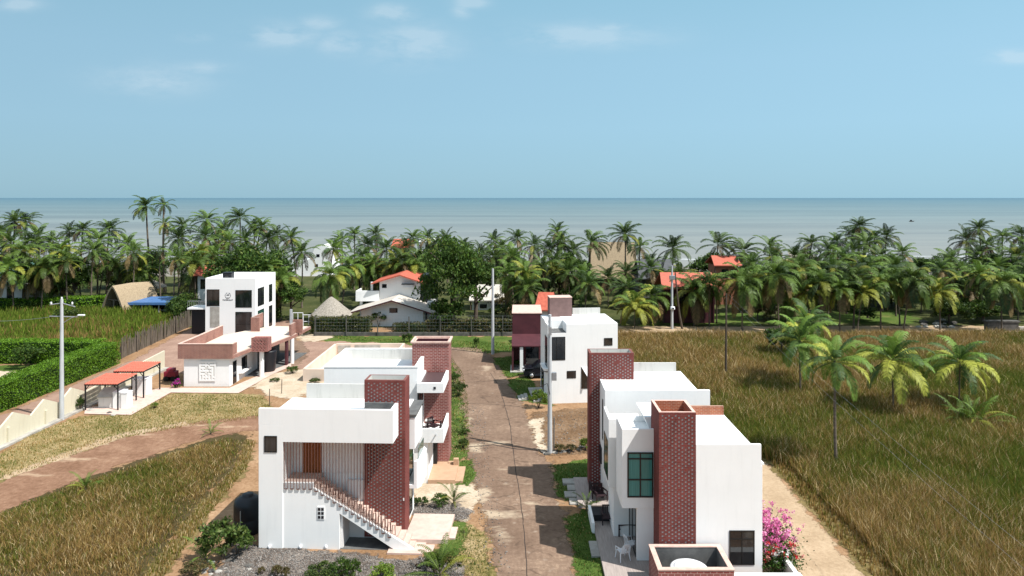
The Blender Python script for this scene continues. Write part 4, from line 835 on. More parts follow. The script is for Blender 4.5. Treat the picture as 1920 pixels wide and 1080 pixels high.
# --- unfinished walled plot behind the left houses -----------------------------------------------
h = empty('walled_plot', (-22.5, 70.6, 0), 'unfinished low walled enclosure with beige walls and no roof', 'low wall')
mb = MB(); mb.box(0, .25, 0, 12, 0, 1.35).box(.25, 3.5, 0, .25, 0, 1.28).box(.25, 8.5, 11.75, 12, 0, 1.42).box(8.25, 8.5, 3.5, 11.75, 0, 1.4); mb.build('wall', M['roofdeck'], h)
MB().box(.26, 8.24, .26, 11.74, 0, .06).build('floor', M['roofdeck'], h)
mb = MB(); mb.box(.5, 2.0, 11.68, 11.748, .3, 1.2).box(2.5, 5.6, 11.70, 11.748, .3, 1.25); mb.build('block_panel', M['concrete'], h)

# --- portal building with brick parapets -----------------------------------------------------------
h = empty('gatehouse', (-34.4, 68.5, 0), 'low white gatehouse with faded brick parapets and a round white column', 'gatehouse')
mb = MB(); mb.box(.5, 5.1, .25, 7.5, 0, 2.84).build('wall', M['white'], h)
us = [2.05 + i * .155 for i in range(12)]; vs = [.55 + i * .155 for i in range(14)]; rg = random.Random(4); hs = {(i, j) for i in range(11) for j in range(13) if (i % 2 == 1 and j % 2 == 1) or (rg.random() < .25 and 0 < i < 10 and 0 < j < 12)}
MB().gridwall((0, .18, 0), (1, 0, 0), (0, 0, 1), (0, -1, 0), us, vs, lambda i, j: (i, j) not in hs, .065, back=.03).build('lattice_panel', [M['white'], M['offwhite']], h)
SL = [(0, 0), (5.5, 0), (6.2, 3.8), (7.3, 4.6), (8.3, 10), (8.6, 15.5), (3.5, 15.5), (0, 10)]
MB().prism(SL, 2.845, 3.2).build('roof_slab', M['brick_old'], h)
MB().prism([(.22, .22), (5.3, .22), (5.98, 3.9), (7.1, 4.7), (8.1, 10), (8.3, 15.3), (3.6, 15.3), (.22, 9.9)], 3.202, 3.24).build('roof', M['roofdeck'], h)
mb = MB(); mb.box(0, 5.5, 0, .2, 3.202, 4.3).box(0, .2, .2, 10, 3.202, 4.3).box(5.3, 5.5, .2, 1.1, 3.202, 4.3); mb.build('parapet', M['brick_old'], h)
mb = MB(); mb.box(-.03, 5.53, -.03, .23, 4.302, 4.36).box(-.03, .23, .23, 10.03, 4.302, 4.36); mb.build('parapet_coping', M['cap'], h)
mb = MB(); mb.box(2.6, 2.8, 12, 15.4, 3.245, 4.9).box(2.8, 3.6, 12, 12.2, 3.245, 4.9); mb.build('rear_parapet', M['brick_old'], h)
us = [6.05 + i * .115 for i in range(16)]; vs = [2.8 + i * .115 for i in range(14)]; hs = {(i, j) for i in range(15) for j in range(13) if 0 < i < 14 and 0 < j < 12 and (i * 7 + j * 5 + (i * j) % 3) % 3 == 0}
mb = MB(); mb.gridwall((0, 3.35, 0), (1, 0, 0), (0, 0, 1), (0, -1, 0), us, vs, lambda i, j: (i, j) not in hs, .2, back=.12); mb.box(6.05, 7.77, 3.48, 4.5, 2.8, 4.2); mb.build('lattice_block', [M['brick2'], M['cap']], h)
mb = MB(); mb.box(7.9, 8.15, 9.6, 11.2, 3.245, 4.5).box(7.8, 8.9, 11.22, 11.5, 3.245, 4.75); mb.build('end_fin', M['brick_old'], h)
MB().tube([(6.95, 3.9, 0), (6.95, 3.9, 2.84)], .24, 18).build('column', W, h)
mb = MB(); mb.tube([(8.2, 9.8, 0), (8.2, 9.8, 2.84)], .22, 14); mb.build('column', W, h)
MB().box(7.75, 7.95, 8.7, 9.3, 0, 2.84).build('post', M['maroon'], h)
window_x(h, 1.0, 1.9, .05, 2.3, 5.1, 1, name='door'); window_x(h, 3.2, 4.6, .9, 2.2, 5.1, 1, name='side_window')
MB().box(5.1, 5.55, 2.4, 4.7, .75, .9).build('window_ledge', W, h)
MB().prism([(5.2, 3.9), (6.3, 4.2), (8.0, 9.5), (8.3, 15), (3.5, 15), (.6, 7.6), (5.2, 7.6)], -.05, .07).build('floor', M['darkconc'], h)
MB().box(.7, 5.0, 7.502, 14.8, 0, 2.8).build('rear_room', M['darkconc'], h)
sheet('concrete_path', pxs((158, 777), (246, 779), (320, 737), (447, 738), (512, 702), (546, 688), (546, 676), (520, 690), (430, 728), (340, 728), (300, 728), (255, 742), (215, 760), (160, 765)), M['pinkslab'], .06, 0)
k = empty('water_tank', (-27.6, 74.8, 0), 'black water barrel standing in the shade under the gatehouse roof', 'water tank')
MB().lathe([(.0, 0), (.62, 0), (.72, .2), (.8, 1.6), (.84, 2.2), (.84, 2.3), (0, 2.3)], n=20).build('body', M['black'], k)

# --- white block with the round emblem -------------------------------------------------------------
h = empty('white_block_building', (-43.4, 94, 0), 'white two storey block with big dark windows and a round emblem', 'building')
mb = MB(); mb.box(0, 6.9, 0, 7.7, 0, 7.55).box(0, 6.9, 0, .25, 7.552, 7.95).box(0, .25, .25, 7.7, 7.552, 7.95).box(6.65, 6.9, .25, 7.7, 7.552, 7.95).box(.25, 6.65, 7.45, 7.7, 7.552, 7.95); mb.build('wall', W, h)
MB().box(.26, 6.64, .26, 7.44, 7.554, 7.58).build('roof', RW, h)
window(h, .2, 1.95, 4.1, 6.4, 0, name='upper_window', bars=(1.05,)); window(h, 4.15, 6.4, 3.9, 6.3, 0, name='upper_window', bars=(5.3,)); window(h, 4.15, 6.4, .3, 3.3, 0, name='lower_window', hb=(1.6,))
MB().box(.65, 1.95, -.03, 0.0, 1.2, 4.0).build('wall_panel', M['concrete'], h)
window_x(h, .8, 3.1, 3.9, 6.4, 6.9, 1, name='side_window', bars=(2.0,)); window_x(h, .8, 3.1, .3, 3.3, 6.9, 1, M['gglass'], name='side_window'); window_x(h, 5.0, 6.3, 3.9, 6.4, 6.9, 1, name='side_window'); window_x(h, 5.0, 6.3, .3, 3.3, 6.9, 1, name='side_window')
mb = MB()                                                           # emblem: broken ring, small palm scene, letters below
def arc(mb, cx, cz, r, a0, a1, wd, y):
    n = 6; q = []
    for i in range(n + 1): a = a0 + (a1 - a0) * i / n; q.append((cx + r * math.cos(a), y, cz + r * math.sin(a)))
    for i in range(n, -1, -1): a = a0 + (a1 - a0) * i / n; q.append((cx + (r - wd) * math.cos(a), y, cz + (r - wd) * math.sin(a)))
    mb.extr(q, (0, .02, 0))
for a0, a1 in ((.35, 1.25), (1.75, 2.35), (2.6, 3.5), (3.7, 4.3), (5.2, 5.75), (5.95, 6.45)): arc(mb, 3.1, 5.55, .40, a0, a1, .055, -.02)
for x, z, ww, hh in ((2.93, 5.56, .36, .07), (2.95, 5.66, .09, .05), (3.12, 5.68, .12, .05), (2.9, 5.16, .1, .07), (3.03, 5.15, .09, .13), (3.17, 5.15, .10, .11)): mb.box(x, x + ww, -.02, 0, z, z + hh)
mb.build('emblem', M['black'], h)
fc = bpy.data.curves.new('lettering', 'FONT'); fc.body = 'PALMERALLA7'; fc.size = .26; fc.extrude = .008; fc.align_x = 'CENTER'
fo = bpy.data.objects.new('lettering', fc); me = bpy.data.meshes.new_from_object(fo); bpy.data.objects.remove(fo); me.materials.append(M['black'])
o = link('lettering', me, h, (3.1, -.012, 4.86)); o.rotation_euler = (R(90), 0, 0); o.scale = (.86, 1, 1)
mb = MB(); mb.box(-2.6, -.01, .2, 3, 3.6, 3.8).build('balcony', W, h)
mb = MB(); mb.tube([(-2.55, .25, 4.75), (-.05, .25, 4.75)], .035, 6)
for i in range(11): mb.tube([(-2.55 + i * .25, .25, 3.8), (-2.55 + i * .25, .25, 4.75)], .02, 5)
mb.build('railing', M['steel'], h)
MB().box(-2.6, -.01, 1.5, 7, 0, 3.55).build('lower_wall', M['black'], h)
k = empty('roof_tank', (-40.9, 95.6, 7.58), 'square black tank on the roof of the white block', 'water tank')
MB().box(-.62, .62, -.5, .5, 0, .95).build('body', M['black'], k, bevel=.06); MB().box(-.66, .66, -.54, .54, .952, 1.02).build('lid', M['black'], k); MB().box(-.25, .25, -.53, -.505, .3, .6).build('plate', M['glass'], k)
# ------------------------------------------------------------------ walls, pergolas, poles, fences, furniture
us = []; y = 38.0; mb = MB(); pr = [(y, 1.35)]; k = 0
while y < 62: y += 1.55 if k % 2 == 0 else 1.9; pr.append((y, 2.25 if k % 2 == 0 else 1.38)); k += 1
pr.append((76, 2.0)); x0 = -39.6
mb.extr([(x0, pr[0][0], -.05)] + [(x0, a, b) for a, b in pr] + [(x0, pr[-1][0], -.05)], (-.16, 0, 0))
o = empty('boundary_wall', (x0, 60, 0), 'cream boundary wall with zigzag top in front of the bright hedge', 'wall')
mb.v = [(x - x0, y - 60, z) for x, y, z in mb.v]; mb.build('panel', M['cream'], o)
mb = MB()
for i in range(9): mb.box(.002, .14, -20 + i * 4.2, -19.8 + i * 4.2, -.05, 1.3)
mb.build('pilaster', M['cream'], o); MB().box(.002, .5, -22, 16, -.02, .16).build('footing', M['concrete'], o)
def pergola(x, y, wd, dp, hh, label):
    h = empty('pergola', (x, y, 0), label, 'pergola', 'red roofed pergolas'); mb = MB()
    for j in range(4):
        for i in range(13):
            a = wd * i / 13; yy = -.15 + j * (dp + .3) / 4; mb.extr([(a, yy, hh + .03 * j), (a + wd / 26, yy, hh + .08 + .03 * j), (a + wd / 13 - .02, yy, hh + .03 * j)], (0, (dp + .3) / 4 - .03, .03))
    mb.build('roof', M['redroof'], h)
    for a in (.05, wd - .05):
        for b in (.05, dp - .05): mb = MB(); mb.box(a - .05, a + .05, b - .05, b + .05, 0, hh - .02); mb.tube([(a, b, hh - .55), (a + (.4 if a < 1 else -.4), b, hh - .06)], .035, 5); mb.build('post', M['blackmetal'], h)
    mb = MB(); mb.box(0, wd, -.05, .05, hh - .14, hh - .03).box(0, wd, dp - .05, dp + .05, hh - .04, hh + .07).box(-.02, .08, .05, dp, hh - .10, hh).box(wd - .08, wd + .02, .05, dp, hh - .10, hh); mb.build('beam', M['blackmetal'], h)
    return h
pergola(-38.9, 60.9, 3.0, 3.0, 2.4, 'pergola with orange red sheet roof nearest the cream wall, over a grey counter')
pergola(-38.5, 64.6, 2.85, 3.0, 2.6, 'rear pergola with orange red sheet roof over one white counter')
def counter(x, y, a, b, hh, m, label, top=False):
    h = empty('barbecue_counter', (x, y, 0), label, 'counter'); MB().box(0, a, 0, b, 0, hh).build('body', m, h, bevel=.01)
    if top: MB().extr([(-.1, -.12, hh), (a + .1, -.12, hh), (a + .1, b, hh + .55), (-.1, b, hh + .55)], (0, 0, .08)).build('lid', M['concrete'], h); MB().extr([(0, .05, hh + .005), (0, b, hh + .005), (0, b, hh + .52)], (a, 0, 0)).build('hood', M['greywall'], h)
    else: MB().box(-.03, a + .03, -.03, b + .03, hh + .002, hh + .06).build('top', M['plastic'], h)
counter(-38.1, 61.6, 1.25, 1.0, 1.0, M['offwhite'], 'grey barbecue counter with sloping concrete hood under the front pergola', True)
counter(-36.75, 61.5, .8, 1.0, 1.45, W, 'tall white block counter under the front pergola')
counter(-35.95, 61.4, .55, .9, 1.4, W, 'small white block at the outer corner of the front pergola')
counter(-37.3, 65.6, 1.35, 1.0, 1.55, W, 'white block counter under the rear pergola')

def crossarm_pole(x, y, hh, r, label, arms=True, name='utility_pole'):
    h = empty(name, (x, y, 0), label, 'utility pole'); MB().tube([(0, 0, -.2), (0, 0, hh)], [r, r * .62], 14).build('pole', M['pole'], h)
    if arms:
        mb = MB(); mb.tube([(-1.0, 0, hh - .45), (0, 0, hh - .3), (1.15, 0, hh - .62)], .05, 6); mb.tube([(-1.1, .1, hh - 1.45), (1.25, .1, hh - 1.5)], .05, 6); mb.build('crossarm', M['steel'], h)
        for a in (-.9, .0, .9): MB().lathe([(.0, 0), (.06, 0), (.09, .05), (.05, .12), (.08, .17), (.0, .24)], (a, 0, hh - .42 if a else hh), 10).build('insulator', M['plastic'], h)
        mb = MB(); mb.tube([(.1, .05, hh - 2.0), (.9, -.1, hh - 1.55), (1.7, -.3, hh - 1.3)], .035, 6); mb.build('lamp_arm', M['steel'], h); MB().box(1.6, 2.15, -.42, -.2, hh - 1.34, hh - 1.22).build('lamp_head', M['plastic'], h, bevel=.03)
    return h
x, y = -39.25, 58.4; crossarm_pole(x, y, 10.3, .19, 'white utility pole with crossarms rising beside the cream wall')
x, y = gp(924, 664); crossarm_pole(x, y, 10.4, .2, 'bare grey pole standing on the lawn at the end of the road', False)
x, y = gp(1031, 849); h = crossarm_pole(x, y, 10.3, .19, 'pale concrete pole in front of the bare brown lot', False)
mb = MB(); mb.tube([(-.7, 0, 6.1), (.1, 0, 6.0)], .035, 6); mb.tube([(-.75, 0, 4.9), (-.2, -.1, 5.2), (.0, -.2, 4.4)], .03, 6); mb.build('bracket', M['blackmetal'], h); MB().box(.15, .5, -.12, .12, 5.4, 6.0).build('junction_box', M['steel'], h, bevel=.02)
MB().box(-.12, .12, -.24, -.18, 8.8, 9.4).build('pole_band', M['steel'], h)
MB().tube([(.3, .1, 0), (.32, .1, 2.6)], .05, 8).build('cable_pipe', M['darkconc'], h)
x, y = gp(1260, 617); h = crossarm_pole(x, y, 9.2, .2, 'weathered utility pole with round meter beside the leaning dark trunk', False)
MB().lathe([(0, 0), (.34, 0), (.36, .1), (.30, .42), (0, .45)], (0, -.4, 2.9), 14).build('meter', M['plastic'], h); MB().box(-.12, .12, -.80, -.74, 3.0, 3.25).build('meter_dial', M['frame'], h); MB().box(-.45, .35, -.5, -.2, 7.2, 7.8).build('transformer', M['steel'], h, bevel=.04)
x, y = gp(1273, 617); h = empty('leaning_trunk', (x, y, 0), 'thin dark bare trunk leaning to the left beside the meter pole', 'tree trunk'); MB().tube([(.5, 0, -.1), (.1, 0, 2), (-.25, 0, 5), (-.55, 0, 8.2)], [.19, .14, .12, .09], 9).build('trunk', M['bark'], h)
# overhead wires, each one thing
def wire(a, b, sag, r, label):
    a, b = Vector(a), Vector(b); mb = MB(); mb.tube([a.lerp(b, i / 16) - Vector((0, 0, sag * 4 * (i / 16) * (1 - i / 16))) for i in range(17)], r, 4)
    mb.v = [(x - a.x, y - a.y, z - a.z) for x, y, z in mb.v]; o = mb.build('overhead_wire', M['steel'], loc=a); tag(o, label, 'wire', 'overhead wires')
wire((21.75, 71.5, 8.9), (18.5, 24, 6.1), .35, .0035, 'thin slack wire crossing low over the brown field grass, the upper one')
wire((21.7, 71.5, 8.5), (18.1, 24, 5.6), .35, .0035, 'thin slack wire crossing low over the brown field grass, the lower one')
wire((-40.3, 58.4, 8.8), (-66, 72, 7.4), .8, .018, 'wire running from the crossarm pole out over the reeds')
# mesh fence along the lawn
h = empty('mesh_fence', (-28.5, 94, 0), 'wire mesh fence with pale posts on a low grey wall behind the lawn', 'fence')
MB().box(0, 30.5, -.1, .1, 0, .5).build('plinth', M['stone'], h)
for i in range(8): MB().box(.2 + i * 4.3, .32 + i * 4.3, -.22, -.102, 0, 2.7).build('post', M['stone'], h)
mb = MB()
for i in range(5): mb.tube([(0, -.02, .95 + i * .45), (30.5, -.02, .95 + i * .45)], .008, 4)
for i in range(76): mb.tube([(i * .4, .0, .55), (i * .4 + .05, 0, 2.8)], .005, 4)
mb.build('netting', M['steel'], h)
# stick fence of upright poles
h = empty('stick_fence', (-47.2, 80.5, 0), 'grey brown fence of uneven upright sticks along the reeds', 'fence'); mb = MB(); rg = random.Random(3)
for i in range(300):
    t = i / 300; a = Vector((-1.9 * t + rg.uniform(-.06, .06), 23 * t, 0)); hh = rg.uniform(1.4, 2.6); mb.tube([a, a + Vector((rg.uniform(-.08, .08), rg.uniform(-.1, .1), hh))], [.045, .03], 4)
mb.build('sticks', M['stick'], h)
for i in range(7): t = i / 6; MB().tube([(.18 - 1.9 * t, 23 * t, 0), (.2 - 1.9 * t, 23 * t, 2.4)], .07, 6).build('post', M['stick'], h)
# gate of pale tubes
h = empty('gate', (xw(549, 98), 98, 0), 'pale tubular double gate standing half open under the trees', 'gate')
for a, b, hh in ((0, 1.45, 2.5), (1.5, 3.1, 2.2)):
    mb = MB()
    for z in (.15, 1.25, hh): mb.tube([(a, .35 * (a > 1) * 0, z), (b, .0, z)], .05, 6)
    for q in (a, (a + b) / 2, b): mb.tube([(q, 0, .1), (q, 0, hh)], .05, 6)
    mb.build('leaf', M['plastic'], h)
for q in (-.25, 3.35): MB().box(q - .14, q + .14, -.14, .14, 0, 3.0).build('post', M['pole'], h)

# furniture ------------------------------------------------------------------------------------
def plastic_chair(x, y, z, rz, label):
    h = empty('plastic_chair', (x, y, z), label, 'chair', 'white plastic chairs on the patio', rz); P_ = M['plastic']
    MB().extr([(-.24, -.24, .42), (.24, -.24, .42), (.21, .22, .39), (-.21, .22, .39)], (0, 0, .035)).build('seat', P_, h, bevel=.012)
    mb = MB(); n = 7; us = [(-.23 + .46 * i / n) for i in range(n + 1)]
    for i in range(n):
        if i % 2 == 0: mb.extr([(us[i], .22, .42), (us[i + 1], .22, .42), (us[i + 1] * .9, .36, .84), (us[i] * .9, .36, .84)], (0, .025, 0))
    mb.extr([(-.22, .36, .83), (.22, .36, .83), (.15, .39, .93), (-.15, .39, .93)], (0, .03, 0)); mb.extr([(-.235, .215, .40), (.235, .215, .40), (.235, .24, .48), (-.235, .24, .48)], (0, .03, 0)); mb.build('backrest', P_, h)
    for s in (-1, 1):
        mb = MB(); mb.tube([(s * .29, -.25, .42), (s * .30, -.22, .62), (s * .29, .05, .66), (s * .25, .31, .70)], [.022, .03, .03, .022], 6); mb.build('armrest', P_, h)
        for b, q in ((-.24, -.29), (.2, .30)): mb = MB(); mb.tube([(s * .24, b, .42), (s * .29, q, 0)], [.035, .024], 6); mb.build('leg', P_, h)
plastic_chair(xw(1168, 35.5), 35.55, .2, R(200), 'white plastic armchair seen from behind, nearer the lawn edge of the patio')
plastic_chair(xw(1184, 36.2), 36.35, .2, R(115), 'white plastic armchair turned sideways with tall slatted back beside the dark door')
def wood_chair(x, y, z, rz, label, low=False, grp='dark wooden patio chairs'):
    h = empty('wooden_armchair', (x, y, z), label, 'chair', grp, rz); D_ = M['darkwood']
    MB().box(-.32, .32, -.3, .3, .34, .42).build('seat', D_, h, bevel=.01)
    mb = MB(); mb.box(-.32, -.27, .28, .33, .42, .92).box(.27, .32, .28, .33, .42, .92).box(-.27, .27, .28, .33, .85, .92)
    for i in range(5): mb.box(-.24 + i * .11, -.19 + i * .11, .29, .32, .42, .85)
    mb.build('backrest', D_, h)
    for s in (-1, 1):
        MB().box(s * .36 - .04, s * .36 + .04, -.34, .33, .60, .64).build('armrest', D_, h)
        for b in (-.3, .28): MB().box(s * .36 - .03, s * .36 + .03, b - .03, b + .03, 0, .6).build('leg', D_, h)
wood_chair(xw(1140, 39.6), 39.5, .2, R(0), 'dark wooden armchair facing the camera next to the black planter')
wood_chair(xw(1166, 38.4), 38.3, .2, R(-80), 'dark wooden armchair against the wall by the sliding door')
wood_chair(xw(1112, 44.4), 43.2, .18, R(100), 'dark wooden chair under the brick tower of the second house')
wood_chair(xw(1123, 43), 42.5, .18, R(20), 'dark wooden chair by the entry of the second house')
wood_chair(-5.95, 46.9, 2.98, R(60), 'dark chair on the balcony against the brick tower', grp='balcony chairs')
h = empty('side_table', (-6.35, 47.6, 2.98), 'small pale table on the corner balcony of the brick tower house', 'table'); MB().box(-.3, .3, -.25, .25, .5, .54).build('table_top', M['offwhite'], h)
for a in (-.24, .24):
    for b in (-.2, .2): MB().box(a - .02, a + .02, b - .02, b + .02, 0, .5).build('leg', M['darkwood'], h)
# black cistern by the stair house
h = empty('water_tank', (xw(466, 39), 38.9, 0), 'big black water tank beside the left wall of the stair house', 'water tank')
MB().lathe([(0, -.1), (.68, -.1), (.74, .1), (.76, .8), (.73, .85), (.76, .9), (.76, 1.6), (.70, 1.85), (.45, 2.02), (.3, 2.06), (.3, 2.14), (0, 2.16)], n=28).build('body', M['black'], h)
MB().tube([(-.1, -.78, 0), (-.1, -.79, 1.5)], .03, 8).build('pipe', M['steel'], h)
# parked car under the porch
def car(x, y, rz, label):
    h = empty('parked_car', (x, y, 0), label, 'car', None, rz); mb = MB()
    prof = [(-2.15, .35), (-2.2, .75), (-2.05, 1.02), (-1.15, 1.12), (-.55, 1.62), (.1, 1.72), (1.5, 1.70), (2.02, 1.15), (2.12, .95), (2.15, .4), (1.75, .32), (-1.8, .30)]
    V_ = [(a, -.86, b) for a, b in prof]; n = len(prof); vs = []
    for s, yy in ((0, -.80), (1, -.90), (2, .90), (3, .80)): vs += [(a * (1 if 0 < s < 3 else .98), yy * (1 if b < 1.15 else .84), b) for a, b in prof]
    fs = [tuple(range(n)), tuple(range(3 * n, 4 * n))[::-1]] + [(r * n + i, r * n + (i + 1) % n, (r + 1) * n + (i + 1) % n, (r + 1) * n + i) for r in range(3) for i in range(n)]
    mb.add(vs, fs); mb.build('body', M['carpaint'], h, bevel=.03)
    mb = MB()
    for s in (-1, 1): mb.extr([(-.95, s * .80, 1.17), (-.52, s * .775, 1.55), (.1, s * .765, 1.63), (1.35, s * .765, 1.62), (1.75, s * .80, 1.17)], (0, s * .02, 0))
    mb.extr([(-1.16, -.66, 1.16), (-1.16, .66, 1.16), (-.62, .62, 1.60), (-.62, -.62, 1.60)], (-.03, 0, .03)); mb.build('window', M['glass'], h)
    for s in (-1, 1):
        for q in (-1.35, 1.35):
            mb = MB(); pf = [(.33, -.11), (.36, -.08), (.36, .08), (.33, .11), (.2, .12)]; vs = [(q + r * math.cos(2 * math.pi * j / 20), s * .84 + d, .36 + r * math.sin(2 * math.pi * j / 20)) for r, d in pf for j in range(20)]
            mb.add(vs, [(i * 20 + j, i * 20 + (j + 1) % 20, (i + 1) * 20 + (j + 1) % 20, (i + 1) * 20 + j) for i in range(4) for j in range(20)], 0, True); wl = mb.build('wheel', M['tyre'], h)
            MB().lathe([(0, .0), (.2, .0), (.21, .03)], n=14).build('rim', M['steel'], wl, (q, s * .97, .36)).rotation_euler = (R(90 * s), 0, 0)
        MB().box(-2.19, -2.05, s * .62 - .16, s * .62 + .16, .78, .94).build('headlight', M['plastic'], h)
car(2.45, 72.6, R(4), 'black parked car half hidden behind the far white house, nose to the road')

# flower beds ----------------------------------------------------------------------------------
def flowers(name, x, y, rx, ry, hh, npet, pal, label, seed, green=2200):
    rg = np.random.default_rng(seed); h = empty(name, (x, y, 0), label, 'flowers')
    P_ = rg.normal(0, .42, (green, 3)) * [rx, ry, hh * .45] + [0, 0, hh * .42]; P_[:, 2] = np.abs(P_[:, 2]); V, Q, C = leaves(P_, .07, [((.04, .09, .015), 2), ((.07, .13, .025), 1), ((.03, .05, .012), 1)], rg)
    link('foliage', npmesh('foliage', V, Q, [], C, M['leaf']), h)
    nb = max(6, npet // 14); cen = rg.normal(0, .42, (nb, 3)) * [rx, ry, hh * .35] + [0, 0, hh * .66]; cen[:, 2] = np.abs(cen[:, 2]); k = rg.integers(0, nb, npet)
    P_ = cen[k] + rg.normal(0, .06, (npet, 3)); ci = rg.integers(0, len(pal), nb)[k]; V, Q, _ = leaves(P_, .055, [((1, 1, 1), 1)], rg, .8, .8); C = np.repeat(np.array(pal)[ci] * rg.uniform(.8, 1.15, npet)[:, None], 4, 0)
    link('blossom', npmesh('blossom', V, Q, [], C, M['flower']), h)
PK, HP, RD, WH, PN = (.70, .18, .40), (.80, .34, .54), (.55, .03, .04), (.75, .72, .68), (.7, .30, .26)
flowers('bougainvillea', 13.1, 39.5, 1.1, 2.2, 1.4, 1600, [PN, HP, PK], 'pale pink bougainvillea sprawling along the side wall and sandy path', 1, 1500)
flowers('bougainvillea', 13.3, 36.2, 1.35, 1.6, 2.2, 3000, [PK, HP, PK], 'bright magenta bougainvillea bush at the corner of the nearest right house', 2, 1800)
flowers('rose_bush', 13.1, 34.7, 1.15, .65, 1.5, 800, [RD, RD, WH, PN], 'green bush with red and white blooms above the low white garden wall', 3, 2600)
flowers('bougainvillea', xw(343, 69.5), 68.2, .5, .4, .9, 260, [(.5, .04, .35), (.45, .03, .28)], 'small magenta bougainvillea against the left corner of the gatehouse', 4, 300)
h = empty('red_cart', (xw(321, 71), 71, 0), 'small dark red cart near the magenta plant by the gatehouse', 'cart'); MB().box(-.6, .6, -.4, .4, .45, 1.0).build('body', mat_flat('crimson_paint', (.22, .012, .03)), h, bevel=.05); MB().box(-.35, .35, -.36, .36, 1.0, 1.3).build('top', mat_flat('crimson_paint_faded', (.28, .03, .05)), h, bevel=.05)
for a in (-.38, .38): MB().tube([(a, -.42, .28), (a, .42, .28)], .27, 14).build('wheel', M['tyre'], h)
# loose stones, boulders and boards
def rock(x, y, r, label, grp, v):
    rg = random.Random(v); mb = MB(); n, k = 9, 5; vs = []
    for i in range(k + 1):
        a = math.pi * i / k * .62
        for j in range(n): q = r * (1 + .28 * (rg.random() - .5)); b = 2 * math.pi * j / n; vs.append((q * math.sin(a) * math.cos(b) * 1.2, q * math.sin(a) * math.sin(b), q * .62 * math.cos(a) + .06 * r))
    mb.add(vs, [(i * n + j, i * n + (j + 1) % n, (i + 1) * n + (j + 1) % n, (i + 1) * n + j) for i in range(k) for j in range(n)]); o = mb.build('rock', M['stone'] if v % 2 else M['concrete'], loc=(x, y, 0)); tag(o, label, 'rock', grp)
rg = random.Random(12)
for i in range(16): a, b = gp(rg.uniform(1018, 1100), rg.uniform(838, 852)); rock(a, b, rg.uniform(.1, .24), 'small pale stone edging the bare brown lot at its near end', 'stones edging the bare lot', i)
for i in range(22): a, b = gp(rg.uniform(380, 470), rg.uniform(1045, 1080)); rock(a, b, rg.uniform(.06, .18), 'small stone scattered on the gravel below the left bush', 'stones on the gravel bed', i + 40)
for i in range(14): a, b = gp(rg.uniform(1712, 1792), rg.uniform(596, 616)); rock(a, b, rg.uniform(.25, .6), 'grey boulder in the rubble heap under the palms at right', 'boulders under the right palms', i + 80)
for k, (a, b) in enumerate(((170, 770), (205, 775), (212, 779))): q = gp(a, b); rock(q[0], q[1], .28 - .05 * k, ('pale stone beside the near left post of the front pergola', 'pale stone at the front edge of the pergola slab', 'small pale stone just off the pergola slab on the grass')[k], None, 120 + k)
for k, px in enumerate((505, 563, 611)):
    x, y = gp(px, 1030); h = empty('spotlight', (x, y + .0, 0), ('white garden spotlight at the left end of the stair house front wall', 'middle white garden spotlight below the small vent of the stair house', 'white garden spotlight beside the stair opening')[k], 'garden light', 'garden spotlights'); MB().lathe([(0, .25), (.07, .22), (.09, .1), (.06, .06), (.03, 0)], n=10).build('head', M['plastic'], h); MB().tube([(0, 0, -.05), (0, 0, .1)], .02, 6).build('stem', M['steel'], h)

# far buildings --------------------------------------------------------------------------------
def gable(h, x0, x1, y0, y1, z0, ze, zr, xr, roofm, wallm, over=.45, th=.14, name='roof'):
    MB().extr([(x0, y0, z0), (x1, y0, z0), (x1, y0, ze), (xr, y0, zr - .08), (x0, y0, ze)], (0, y1 - y0, 0)).build('wall', wallm, h)
    sl, sr = (zr - ze) / (xr - x0), (zr - ze) / (x1 - xr); a, b = x0 - over, x1 + over
    mb = MB(); mb.extr([(a, y0 - over, ze - sl * over), (xr, y0 - over, zr), (xr, y0 - over, zr + th), (a, y0 - over, ze - sl * over + th)], (0, y1 - y0 + over * 2, 0)); mb.extr([(xr, y0 - over, zr), (b, y0 - over, ze - sr * over), (b, y0 - over, ze - sr * over + th), (xr, y0 - over, zr + th)], (0, y1 - y0 + over * 2, 0)); mb.build(name, roofm, h)
h = empty('beach_house', (-23.6, 101, 0), 'white beach house with red gable roof above a pale lower gable roof', 'house')
gable(h, 0, 9.2, 0, 5, 0, 2.5, 3.9, 4.8, M['whiteroof'], W, 1.6, .16)
MB().extr([(-1.7, -1.64, 2.02), (4.8, -1.64, 3.9), (4.8, -1.64, 4.1), (-1.7, -1.64, 2.2)], (0, .05, 0)).build('fascia', M['maroon'], h)
MB().extr([(4.8, -1.64, 3.9), (10.85, -1.64, 1.98), (10.85, -1.64, 2.16), (4.8, -1.64, 4.1)], (0, .05, 0)).build('fascia', M['maroon'], h)
gable(h, 1.7, 8.0, 5.05, 12, 0, 6.0, 7.0, 5.0, M['tileroof'], W, 1.1, .2)
window(h, 4.2, 5.4, 2.0, 2.7, 0, name='window'); window(h, 2.1, 2.8, 5.0, 5.6, 5.05, name='small_window')
mb = MB(); mb.box(5.4, 7.0, 4.55, 5.04, 5.15, 5.6).build('air_conditioner', M['plastic'], h); MB().box(5.2, 7.1, 4.2, 5.04, 5.62, 5.7).build('awning', M['frame'], h)
mb = MB(); mb.box(-1.9, 1.69, 4.6, 5.0, 3.0, 4.6).box(-1.9, -1.75, 5.0, 8, 3.0, 4.6).box(-1.75, 1.69, 5.0, 8, 3.0, 3.15); mb.build('balcony', W, h); MB().box(-1.4, -1.0, 5.2, 5.6, 0, 3.0).build('balcony_post', W, h); MB().box(.3, .6, 5.2, 5.5, 4.6, 5.9).build('balcony_post', W, h)
